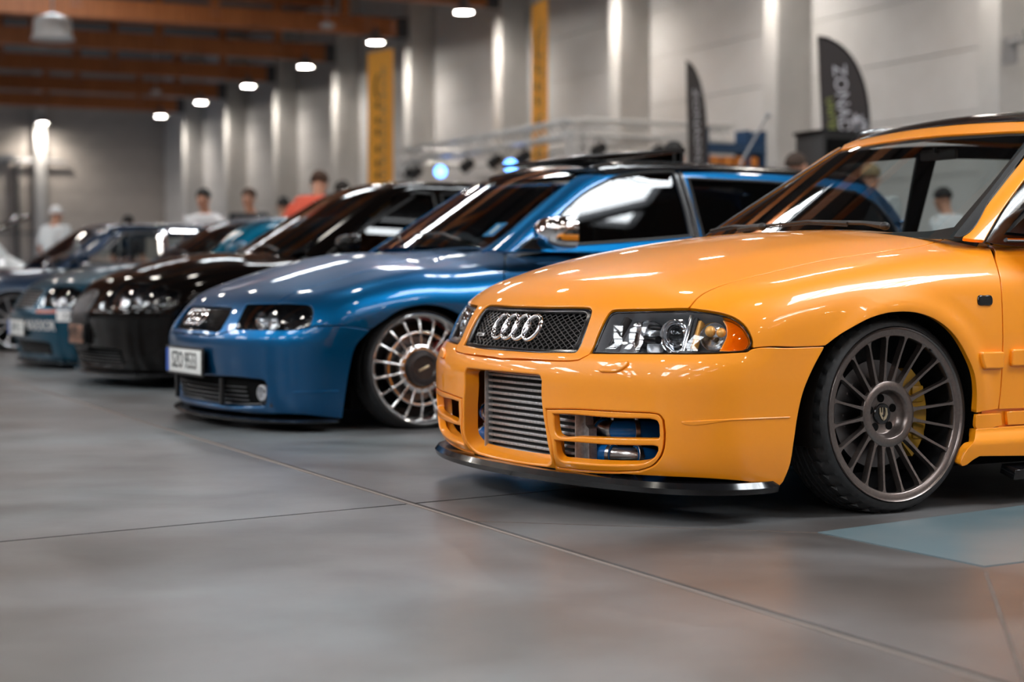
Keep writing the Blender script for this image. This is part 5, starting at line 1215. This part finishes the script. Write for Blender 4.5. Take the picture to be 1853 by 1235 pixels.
    fo=[pil_out,[pil_out[-1],(-1.6,.60,rt-.0),(-2.4,.58,rt-.0),(xk+.10,.54,rt-.04)],[(xk+.10,.54,rt-.04),D(xk-.08,1.0),D(P['rear']+.15,zbelt+.012)],[D(P['rear']+.15,zbelt+.012),D(-1.5,zbelt+.005),pil_out[0]]]
    C.panel('side_frame',uniq(fo),SD,paint if not px.get('dark_frame') else M['black_gloss'],F=Fa,holes=[uniq(w1),uniq(w2)],sp_=.04,mirror=True,off=.001,hr=.004,hdepth=.015)
    tm=M['chrome'] if chrome_frames else M['black']
    for w_,nm in((w1,'window_trim'),(w2,'window_trim')):
        lp=C.loop(uniq(w_),SD,Fg,.04); O,Dd,t0,t1=SD.rays(lp); t=cast(Fg,O,Dd,t0,t1,60); Q=O+Dd*t[:,None]; N=grad(Fg,Q); Q=Q+N*.004; Q=Q[~np.isnan(Q).any(1)]
        for s in(1,-1):
            b=MB(); b.tube([(q[0],q[1]*s,q[2]) for q in Q],.020 if chrome_frames else .007,6,closed=True); b.build(nm,tm,root)
    tg=[[(xr-.23,0,.90),(xr-.18,.50,.90)],[(xr-.18,.50,.90),(xk-.02,.44,rt-.06)],[(xk-.02,.44,rt-.06),(xk-.02,0,rt-.03)]]
    C.panel('tailgate_window',uniq(tg),Par((-1,0,.5)),M['tint'],F=Fg,half=True,sp_=.07)
    # lamps
    lo_all=px.get('lamp') or [lo,lt+lout[1:-1],[lout[-2],lout[-1]],lbot]
    lo_all=[lo,lt,lout,lbot]
    for s in(1,-1):
        e=empty('headlamp',(0,0,0),parent=root); Cl=Car(pose,Fa,Fb,Fg,e,C.t[0],C.t[1]); kw=dict(only_mirror=s<0)
        Cl.panel('lens',uniq(lo_all),FL,M['lens'],sp_=.03,off=-.002,depth=.003,gap=.008,**kw)
        Cl.panel('lamp_bezel',uniq(lo_all),FL,M['black_gloss'],holes=[],sp_=.05,off=-.07,depth=.002,gap=.0,**kw)
        lp=Cl.loop(uniq(lo_all),FL,Fb,.02); O,Dd,t0,t1=FL.rays(lp); t=cast(Fb,O,Dd,t0,t1,60); Q=O+Dd*t[:,None]; N=grad(Fb,Q); n=len(Q); V=[(v[0],v[1]*s,v[2]) for v in list(Q-N*.004)+list(Q-N*.08)]
        mesh('housing_wall',V,[(i,(i+1)%n,n+(i+1)%n,n+i) for i in range(n)],M['black_gloss'],e)
        yc_=[yin+.12,.62]; zm=(zf+zlamp)/2
        for j,yy in enumerate(yc_):
            if j==1: q=np.array(S(yy,zm))
            else: q=np.array(S(yy,zm))
            nn=grad(Fb,q[None])[0]; ax=np.array([.95,.25,0]); p=q-nn*.035; p[1]*=s; ax[1]*=s
            b=MB(); b.lathe([(.044,0),(.042,-.004),(.034,-.022),(.018,-.034),(.0001,-.038)],24,T=frame_T(p,ax)); b.build('lamp_reflector',M['refl'],e)
            b=MB(); b.sphere(tuple(p-ax*.012),.016,12,8); b.build('lamp_projector',M['chrome'],e)
    # mirrors
    m_=M['chrome'] if chrome_mirror else paint
    mirror(C,m_,*(px.get('mirror') or (-.62,.88,.84)),sides=(1,))
    # wipers, cabin
    zz=.85
    for (y0,y1) in((.45,-.10),(-.12,-.62)):
        b=MB(); P_=[]
        for k in range(8):
            y=y0+(y1-y0)*k/7; x=P['xws']-.13*(y/.7)**2-.03-.06*min(1,k/3.); z=.85-(x-(P['xws']-.13*(y/.7)**2))*math.tan(R(P['rake']))+.012; P_.append((x,y,z))
        b.tube(P_,.006,6); b.build('wiper',M['black'],root)
    dashboard(root,P['xws']-.12,P['belt']-.04,.62); steering(root,P['xws']-.78,.36,P['belt']-.03)
    for s in(1,-1): seat(root,P['xws']-1.2,s*.36,.38,h=min(.58,zr-.80))
    seat(root,P['xws']-2.05,0,.38,wd=1.15,h=min(.5,zr-.85))
    b=MB(); b.box((.42,0,(zf+.08)/2+.02),(.10,1.45,zf-.06)); b.box(((-wb)/2,0,.15),(wb+.6,1.38,.12)); b.box((.10,0,.48),(.62,1.08,.24)); b.box((-wb,0,.44),(1.2,1.05,.46)); b.build('under_structure',M['void'],root,smooth=False)
    liner(root,0,zc,R0+.035,.84,.56); liner(root,-wb,zc,R0+.035,.84,.56)
    for (x,mi) in((0,0),(0,1),(-wb,0),(-wb,1)): wheel(root,(x,(-1 if mi else 1)*(hw-.036),zc+.004),bool(mi),R0,**wk)
    return C,S,D
def cz2(F,y,z):
    P=np.array([[1.4,y,z]]); t=cast(F,P,np.array([[-1.,0,0]]),0,2.2,110)[0]
    if np.isnan(t): print('front miss',y,z); t=.9
    return (1.4-t,float(y),float(z))
def top3(F,x,y):
    P=np.array([[x,y,1.2]]); t=cast(F,P,np.array([[0.,0,-1.]]),0,1.1,80)[0]; return (float(x),float(y),1.2-t)
def plate(C,y0,z0,txt,w=.52,h=.113,bg=None,fg=None,off=.012,tilt=0,blue=True,txs=1.0):
    q=np.array(cz2(C.Fb,y0,z0)); n=grad(C.Fb,q[None])[0]; n[2]=0; n/=np.linalg.norm(n); q=q+n*off; e=empty('number_plate',(0,0,0),parent=C.root); T=frame_T(q,n)
    b=MB(); b.box((0,-.004,0),(w+.02,.012,h+.022),T=T,bev=.003); b.build('plate_holder',M['black'],e)
    b=MB(); b.box((0,.004,0),(w,.003,h),T=T,bev=.001); b.build('plate_sheet',bg or M['plate'],e)
    if blue:
        b=MB(); b.box((w/2-.022,.006,0),(.044,.002,h),T=T); b.build('plate_band',M['eu_blue'],e)
    text_mesh('plate_letters',txt,h*.98,fg or M['ink'],e,T=T@Matrix.Translation((-.018,.007,0))@Matrix.Rotation(PI,4,'Z')@Matrix.Rotation(PI/2,4,'X'),ext=.0006,sx=txs)
    return e
M['eu_blue']=mat('plate_blue_band',(.01,.07,.35),.4)
M['blue']=mat('blue_metallic_paint',(.0,.088,.235),.40,.95,.7); 
M['blackp']=mat('black_paint',(.0025,.0018,.0016),.07,0,0,spec=.22)
M['teal']=mat('teal_blue_paint',(.0,.07,.125),.40,.95,.7)
M['navy']=mat('navy_paint',(.002,.02,.055),.3,.4,1.0)
M['whitep']=mat('white_paint',(.75,.76,.76),.3,0,1.0)
M['darkp']=mat('dark_grey_paint',(.02,.018,.018),.3,.3,1.0)
M['barely']=glass('dark_privacy_glass',(.035,.037,.04),1.6)
# --- the blue hatchback
bp=mkpose(*CARS['blue']['pose']); Fb0,Fg0=car_surface(**CARS['blue']['s']); _C=Car(bp,Fb0,Fb0,Fg0,None,6,13)
def c0(px,py): q=_C.pix([(px,py)])[0]; return cz2(Fb0,0,float(q[2]))
pxb=dict(low=None)
pxb['hoodlow']=[c0(372,607),(393,606),(408,602),(426,596)]
pxb['lampin']=[(426,596),(436,570),(446,551)]
pxb['lamptop']=[(446,551),(470,550.3),(500,550)]
pxb['hoodcut']=[(500,550),(540,527),(620,502),(720,477),(800,463)]
pxb['cowl']=(868,455)
pxb['pillarbase']=[(868,455),(880,455),(912,456)]
pxb['lampout']=[(500,550),(540,550.5),(560,553),(566,560),(565,578),(560,592)]
pxb['lampbot']=[(560,592),(543,596),(470,597),(426,596)]
pxb['fline']=[(560,592),(610,590),(671,597)]
pxb['doorcut']=[(912,456),(913,480),(912,505),(-.405,.87,.45),(-.39,.86,.19)]
pxb['bumperrear']=[(671,597),(645,626),(633,670),(625,719),(620,758)]
pxb['bumperbot']=[(620,758),(591,756),(543,751),(470,749),c0(385,741)]
pxb['grille']=[[c0(385,555),(419,557)],[(419,557),(414,572),(400,596)],[(400,596),(396,600),(390,601)],[(390,601),c0(368,600)]]
pxb['intake']=[[c0(378,683),(425,683),(468,687)],[(468,687),(478,690),(481,698)],[(481,698),(481,728)],[(481,728),(478,735),(468,737)],[(468,737),(421,737),c0(378,731)]]
_g=lambda *l: [tuple(q) for q in _C.pix(list(l),lambda P: np.minimum(Fb0(P),Fg0(P)))]
pxb['ws_side']=[(868,455)]+_g((920,418),(966,378),(1010,343),(1046,318))
pxb['pil_out']=_g((915,456),(968,405),(1008,378),(1060,338),(1096,317))
_w=[_g((984,447),(1008,397),(1057,350),(1108,322)),_g((1108,322),(1160,314),(1217,312)),_g((1217,312),(1238,377),(1249,428)),_g((1249,428),(1150,436),(984,447))]
pxb['w1']=_w
pxb['mirror']=(-.64,.87,.805,1.2)
BC,S_,D_=build_car('blue','metallic blue hatchback with chrome mirror and polished lace wheels next to the yellow car',M['blue'],px=pxb,wheel=wheel_lace,R0=.285,chrome_mirror=True,roofm=M['black_gloss'],window_m=M['barely'],yin=.43,doors=(-1.56,))
plate(BC,0,.300,'SZO 9533',txs=.80)
# mesh slats and rings of the blue car
b=MB(); zt,zb_=.558,.448
for z in np.linspace(zb_,zt,9):
    w_=.30+.06*(z-zb_)/(zt-zb_); P_=[cz2(Fb0,y,z) for y in np.linspace(-w_,w_,15)]; b.tube([(p[0]-.012,p[1],p[2]) for p in P_],.003,5)
b.build('grille_slats',M['black_gloss'],BC.root)
bd=empty('badge',parent=BC.root)
for k in range(4):
    y=(k-1.5)*.062; q=np.array(cz2(Fb0,y,.505)); n=grad(Fb0,q[None])[0]; q=q+n*.006; b=MB(); b.tube([(.040*math.cos(a),0,.042*math.sin(a)) for a in np.linspace(0,2*PI,33)[:-1]],.0058,8,T=frame_T(q,n),closed=True); b.build('ring',M['chrome'],bd)
b=MB(); q=np.array(_C.pix([(397,709)])[0]); b.box((q[0]-.012,q[1],q[2]),(.02,.022,.125),bev=.003); b.box((q[0]-.012,-q[1],q[2]),(.02,.022,.125),bev=.003); b.build('intake_divider',M['black'],BC.root)
for s in(1,-1):
    e=empty('fog_lamp',parent=BC.root); q=np.array(_C.pix([(467,712)])[0]); q=q-np.array([.02,0,0]); q[1]*=s
    b=MB(); b.lathe([(.036,-.02),(.036,.004),(.031,.006),(.029,0),(.02,-.014),(.0001,-.02)],24,T=frame_T(q,(1,.3*s,0))); b.build('fog_reflector',M['refl_dull'],e)
    b=MB(); b.lathe([(.031,.003),(.02,.006),(.0001,.007)],24,T=frame_T(q,(1,.3*s,0))); b.build('fog_lens',M['lens'],e)
    b=MB(); b.box((q[0]-.03,q[1],q[2]),(.02,.11,.125),bev=.004); b.build('fog_plate',M['black'],e)
C_=BC; C_.panel('bumper_crease',uniq([[(528,709),(570,707.5),(613,706.5)],[(613,706.5),(613,710)],[(613,710),(570,711),(528,712)]]),WR,M['blue'],off=.003,r=.003,depth=.006,sp_=.01,gap=0,mirror=True)
# tilted glass sunroof on the blue car, dark roof glass, sticker in the windscreen
g=[[(-1.12,0,1.3),(-1.13,.25,1.3),(-1.16,.44,1.3)],[(-1.16,.44,1.3),(-1.95,.47,1.3)],[(-1.95,.47,1.3),(-1.95,0,1.3)]]
C_.panel('roof_glass',uniq(g),TP,M['black_gloss'],F=Fg0,half=True,sp_=.06,off=.004,depth=.004)
b=MB(); b.box((0,0,0),(.62,.88,.02),T=Matrix.Translation((-1.40,0,1.335))@Matrix.Rotation(R(5.2),4,'Y'),bev=.006); b.box((-1.70,0,1.325),(.02,.84,.05)); b.box((-1.66,.40,1.325),(.02,.01,.04)); b.box((-1.66,-.40,1.325),(.02,.01,.04)); b.build('sunroof_panel',M['black_gloss'],BC.root)
q=_C.pix([(894,412)],Fg0)[0]; n=grad(Fg0,q[None])[0]; T=frame_T(q-n*.012,n); b=MB(); b.box((0,0,0),(.075,.002,.12),T=T); b.build('windscreen_sticker',mat('blue_sticker',(.0,.22,.50),.5),BC.root,smooth=False)
b=MB(); b.box((0,.0015,0),(.02,.001,.075),T=T); b.build('sticker_print',M['white'],BC.root,smooth=False)
_q=_g((1218,312),(1239,377),(1251,431)); _q2=[(q[0]-.055,q[1],q[2]) for q in _q][::-1]
C_.panel('pillar_cover',uniq([_q,[_q[-1],_q2[0]],_q2,[_q2[-1],_q[0]]]),SD,M['black_gloss'],F=lambda P: np.minimum(Fb0(P),Fg0(P)),off=.005,sp_=.03,gap=0,depth=.008,mirror=True)
b=MB(); b.tube([(q[0]-.028,q[1]+.012,q[2]) for q in _q],.006,6); b.build('pillar_trim',M['chrome'],BC.root)
# --- the black hatchback
pk=mkpose(*CARS['black']['pose']); Fk,Gk=car_surface(**CARS['black']['s']); _K=Car(pk,Fk,Fk,Gk,None,9,17)
S3=lambda y,z: cz2(Fk,y,z)
pxk=dict(grille=[[S3(0,.605),S3(.09,.598),S3(.16,.57)],[S3(.16,.57),S3(.175,.545),S3(.17,.515)],[S3(.17,.515),S3(.15,.506)],[S3(.15,.506),S3(0,.506)]])
KC,_,_=build_car('black','gloss black hatchback with tall ribbed grille beside the metallic blue hatchback',M['blackp'],px=pxk,wheel=wheel_simple,R0=.29,wk=dict(m=M['rim_silver'],n=12),window_m=M['barely'],yin=.36)
fr=[[S3(0,.622),S3(.10,.615),S3(.18,.585)],[S3(.18,.585),S3(.205,.54),S3(.20,.42),S3(.18,.27),S3(.14,.235)],[S3(.14,.235),S3(0,.23)]]
fi=[[S3(0,.605),S3(.09,.598),S3(.16,.570)],[S3(.16,.570),S3(.182,.54),S3(.178,.42),S3(.16,.28),S3(.13,.25)],[S3(.13,.25),S3(0,.25)]]
KC.panel('grille_frame',uniq(fr),WR,M['rim_dark'],holes=[uniq(fi)],half=True,hhalf=(0,),sp_=.02,off=.008,r=.004,hr=.003,depth=.02)
KC.panel('grille_panel',uniq(fi),WR,M['black'],half=True,sp_=.05,off=.003,depth=.01)
for y in np.linspace(-.15,.15,11):
    zt_=.60-1.1*y*y-.004; P_=[cz2(Fk,y,z) for z in np.linspace(.41,zt_,6)]; b=MB(); b.tube([(p[0]+.010,p[1],p[2]) for p in P_],.0045,5); b.build('grille_rib',M['mesh'],KC.root)
M['plate_dim']=mat('dull_brown_plate',(.22,.11,.07),.5); plate(KC,.0,.335,'WPR 66',.34,.12,bg=M['plate_dim'],off=.022,blue=False)
# --- the teal-blue hatchback
S4f,S4g=car_surface(**CARS['golf']['s']); S4=lambda y,z: cz2(S4f,y,z)
GC,_,_=build_car('golf','small teal-blue hatchback with white stickers on its bumper, between black and navy cars',M['teal'],wheel=wheel_simple,R0=.28,wk=dict(m=M['rim_dark'],n=8),yin=.38)
for z in np.linspace(.475,.585,6):
    b=MB(); P_=[cz2(S4f,y,z) for y in np.linspace(-.31,.31,15)]; b.tube([(p[0]-.006,p[1],p[2]) for p in P_],.006,5); b.build('grille_slat',M['mesh'],GC.root)
plate(GC,0,.31,'DW 55',.50,.113)
for s in(1,-1):
    g=[[S4(.40,.452),S4(.60,.452)],[S4(.60,.452),(.50,.85,.458)],[(.50,.85,.458),(.50,.85,.435)],[(.50,.85,.435),S4(.60,.43),S4(.40,.43)],[S4(.40,.43),S4(.40,.452)]]
M['orange_strip']=mat('orange_indicator_strip',(.45,.07,.01),.3,0,.5); GC.panel('indicator_strip',uniq(g),WR,M['orange_strip'],off=.004,sp_=.03,mirror=True,gap=0,depth=.006)
def sticker(C,F,px,py,w,h,txt,name='bumper_sticker'):
    q=C.pix([(px,py)],F)[0]; n=grad(F,q[None])[0]; T=frame_T(q+n*.004,n); e=empty(name,parent=C.root); b=MB(); b.box((0,0,0),(w,.002,h),T=T,bev=.0005); b.build('sticker_sheet',M['white'],e,smooth=False)
    text_mesh('sticker_letters',txt,h*.8,M['ink'],e,T=T@Matrix.Translation((0,.002,0))@Matrix.Rotation(PI,4,'Z')@Matrix.Rotation(PI/2,4,'X'),ext=.0004)
sticker(GC,S4f,121,572,.17,.085,'22'); 
q=GC.pix([(71,590)],S4f)[0]; n=grad(S4f,q[None])[0]; text_mesh('bumper_lettering','MAXXOR',.11,M['white'],GC.root,T=frame_T(q+n*.004,n)@Matrix.Rotation(PI,4,'Z')@Matrix.Rotation(PI/2,4,'X'),ext=.001)
# --- the navy saloon with bright window frames
NC,_,_=build_car('sedan','dark navy car with bright chrome window frames behind the teal-blue hatchback',M['navy'],name='saloon_car',R0=.29,chrome_frames=True,wk=dict(m=M['rim_silver'],n=10),window_m=M['glass'],doors=(-1.50,))
# --- white car and dark car with raised tailgate at the far left
WC,_,_=build_car('white','white car at the far left edge, its roof showing over the navy bonnet',M['whitep'],name='coupe_car',R0=.28,window_m=M['barely'])
DC,_,_=build_car('hatch','dark grey hatchback with raised tailgate behind the white car at the far left',M['darkp'],R0=.28)
e=empty('tailgate',(-2.95,0,1.22),parent=DC.root,rot=(0,R(24),0))
b=MB(); b.box((-.42,0,.0),(.84,1.05,.05),bev=.02); b.build('tailgate_shell',M['darkp'],e); b=MB(); b.box((-.80,.35,.03),(.10,.18,.05),bev=.01); b.box((-.80,-.35,.03),(.10,.18,.05),bev=.01); b.build('tail_lamp',M['refl'],e)
b=MB(); b.tube([(-.1,.5,-.02),(-.35,.52,-.35)],.012,6); b.build('gas_strut',M['steel'],e)
# ------------------------------------------------------------------ people
def skin_mesh(name,V,E,Rd,root=0,sub=1):
    me=bpy.data.meshes.new(name); me.from_pydata(V,E,[]); o=bpy.data.objects.new(name,me); COL.objects.link(o)
    md=o.modifiers.new('s','SKIN'); lay=me.skin_vertices[0].data if me.skin_vertices else None
    if lay is None:
        bpy.context.view_layer.update(); lay=me.skin_vertices[0].data
    for i,r in enumerate(Rd): lay[i].radius=(r if not isinstance(r,tuple) else r[0],r if not isinstance(r,tuple) else r[1]); lay[i].use_root=(i==root)
    md.use_smooth_shade=True; s=o.modifiers.new('u','SUBSURF'); s.levels=sub; s.render_levels=sub
    dg=bpy.context.evaluated_depsgraph_get(); dg.update(); m2=bpy.data.meshes.new_from_object(o.evaluated_get(dg)); bpy.data.objects.remove(o)
    m2.name=name; m2.materials.clear(); m2.materials.append(None); m2.shade_smooth(); return m2
def person_meshes(bend,arm,headtilt=0):
    V=[];E=[];Rr=[]
    def a(p,r,par=None):
        V.append(p);Rr.append(r); 
        if par is not None: E.append((par,len(V)-1))
        return len(V)-1
    pel=a((0,0,.96),(.14,.10)); sp1=a((0,0,1.10),(.13,.10),pel); ch=a((0,0,1.28),(.15,.105),sp1); up=a((0,0,1.42),(.12,.085),ch); nb=a((-.005,0,1.49),.058,up); nk=a((.005,0,1.545),.054,nb)
    jaw=a((.025,0,1.60),(.068,.072),nk); hd=a((.012,0,1.68),(.078,.096),jaw); tp_=a((0,0,1.745),(.07,.082),hd); a((.112,0,1.655),.013,hd)
    for s in(1,-1):
        sh=a((0,s*.18,1.435),.062,up); el=a((-.03+arm*.05,s*.25,1.15),.043,sh); wr=a((.10+arm*.16,s*.22,.96+arm*.10),.028,el); pm_=a((.15+arm*.17,s*.21,.90+arm*.12),(.034,.018),wr)
        for k,(dy,l) in enumerate(((-.028,.062),(-.010,.072),(.009,.068),(.026,.055))):
            b0=a((.165+arm*.17,s*(.21+dy),.875+arm*.12),.0095,pm_); b1=a((.185+arm*.17,s*(.21+dy*1.15),.875-l*.5+arm*.12),.0085,b0); a((.180+arm*.17,s*(.21+dy*1.2),.875-l+arm*.12),.0075,b1)
        t0=a((.165+arm*.17,s*.175,.905+arm*.12),.011,pm_); a((.195+arm*.17,s*.165,.885+arm*.12),.009,t0)
        hp_=a((0,s*.095,.90),.090,pel); kn=a((.02,s*.11,.50),.062,hp_); an=a((-.01,s*.115,.10),.042,kn); a((.13,s*.125,.045),.035,an); 
    top=set(range(len(V)))-{pel}
    cb,sb=math.cos(bend),math.sin(bend)
    W=[]
    for i,(x,y,z) in enumerate(V):
        if z>1.0 or (abs(y)>.15 and z>.75):
            k=min(1,max(.25,(z-.9)/.4)) if abs(y)<.15 else 1.0; c,s_=math.cos(bend*k),math.sin(bend*k); dz=z-.96; x,z=(x*c+dz*s_),(.96+dz*c-x*s_)
        W.append((x,y,z))
    body=skin_mesh('body',W,E,Rr,0)
    def sub_(ids,grow,name,root):
        m={o:i for i,o in enumerate(ids)}; e=[(m[p],m[q]) for p,q in E if p in m and q in m]
        r=[((Rr[i][0]+grow,Rr[i][1]+grow) if isinstance(Rr[i],tuple) else Rr[i]+grow) for i in ids]; return skin_mesh(name,[W[i] for i in ids],e,r,m[root])
    # joints: find arms/legs by construction
    arms=[i for i in range(len(V)) if abs(V[i][1])>.15 and V[i][2]>1.1]
    shirt=sub_([pel,sp1,ch,up,nb]+arms,.032,'shirt',ch)
    legs=[i for i in range(len(V)) if V[i][2]<.92 and abs(V[i][1])<.13 and V[i][2]>.08]
    trousers=sub_([pel]+legs,.022,'trousers',pel)
    hp=W[hd]; return body,shirt,trousers,(W[hd],bend),[W[i] for i in range(len(V)) if V[i][2]<.05]
PM={}
M['skin']=noise_mat('skin',(.50,.24,.15),(.56,.28,.18),12,.5)
def person(px,py,Z,h,face,shirt,hair,label,bend=0,arm=0,cap=False,trous=(.03,.035,.05)):
    key=(bend,arm)
    if key not in PM: PM[key]=person_meshes(R(bend),arm)
    body,sh,tr,(hp,bd_),feet=PM[key]
    q=at_dist(px,py,Z); top=hp[2]+.12; sc=float(q[2])/top
    fx=hp[0]*sc; loc=(float(q[0])-fx*math.cos(R(face)),float(q[1])-fx*math.sin(R(face)),0)
    e=empty('person',loc,R(face)); e.scale=(sc,)*3; tag(e,label,'person')
    def add(nm,me,m):
        o=bpy.data.objects.new(nm,me); link(o,e); o.material_slots[0].link='OBJECT'; o.material_slots[0].material=m; return o
    add('body',body,M['skin'])
    ms=noise_mat('shirt_cloth',shirt,tuple(c*.85 for c in shirt),30,.8); add('shirt',sh,ms); add('trousers',tr,mat('trouser_cloth',trous,.8))
    T=Matrix.Translation(hp)@Matrix.Rotation(bd_,4,'Y')
    mh=mat('hair',hair,.75)
    b=MB(); n=20;mm=12;V=[];F=[]
    for j in range(mm+1):
        th=PI*.60*j/mm
        for i in range(n):
            a=2*PI*i/n; fr=max(0,math.cos(a)); t2=th*(1-.42*fr); rx,ry,rz=.108,.088,.100
            jit=1+.03*math.sin(5*a+3*j); V.append((-.012+rx*math.sin(t2)*math.cos(a)*jit,ry*math.sin(t2)*math.sin(a)*jit,.03+rz*math.cos(t2)))
    for j in range(mm):
        for i in range(n): k=(i+1)%n; F.append((j*n+i,(j+1)*n+i,(j+1)*n+k,j*n+k))
    b.add(V,F,T); b.build('cap' if cap else 'hair',M['white'] if cap else mh,e,angle=180)
    if cap: b=MB(); b.box((.11,0,.045),(.09,.13,.012),T=T,bev=.004); b.build('cap_peak',M['white'],e)
    b=MB()
    for s in(1,-1): b.sphere((-.005,s*.083,-.022),.022,8,6,T=T,sc=(.8,.35,1.2))
    b.build('ear',M['skin'],e)
    b=MB()
    for s in(1,-1): b.sphere((.092,s*.032,-.005),.011,8,6,T=T)
    b.build('eye',M['ink'],e)
    b=MB(); b.box((.098,0,-.068),(.008,.045,.010),T=T,bev=.003); b.build('mouth',mat('lips',(.35,.10,.08),.5),e)
    b=MB()
    for s in(1,-1): b.box((.06,s*.12,.035),(.27,.095,.07),bev=.03)
    b.build('shoe',M['black'],e,angle=180)
DK=(.008,.006,.005)
person(102,374,28.6,0,60,(.75,.78,.80),(.1,.1,.1),'person in white shirt and white cap, back turned, behind the navy car windscreen',cap=True,bend=8)
person(368,342,21.0,0,255,(.78,.77,.78),DK,'dark-haired bearded person in white shirt looking down behind the navy car roof',bend=14,arm=.4)
person(450,341,22.6,0,250,(.02,.022,.025),(.06,.025,.012),'person in black shirt with short brown hair looking down over the teal-blue car',bend=10,arm=.5)
person(578,310,18.2,0,80,(.72,.10,.05),(.07,.03,.015),'person in red shirt leaning forward, back turned, behind the black car',bend=30)
person(513,357,24.5,0,90,(.02,.02,.022),DK,'dark-haired person mostly hidden to the left of the red shirt')
person(232,390,24.,0,80,(.03,.03,.035),DK,'person whose black hair just shows above the navy car roof')
person(620,327,20.6,0,70,(.05,.05,.06),(.02,.014,.01),'dark-haired person just right of the red shirt above the black car roof')
person(1220,257,14.6,0,75,(.55,.12,.03),DK,'dark-haired person in orange shirt above the blue car roof beside the slim flag')
person(1442,277,16.,0,35,(.10,.10,.12),(.05,.028,.018),'short-haired person between the blue car roof and the black booth')
person(1706,340,15.2,0,120,(.72,.73,.74),DK,'person in white shirt seen through the windows of the yellow car',bend=20)
person(1576,298,15.0,0,70,(.42,.44,.44),(.28,.20,.10),'fair-haired person in pale grey shirt seen through the yellow car windscreen',bend=12,arm=.3)
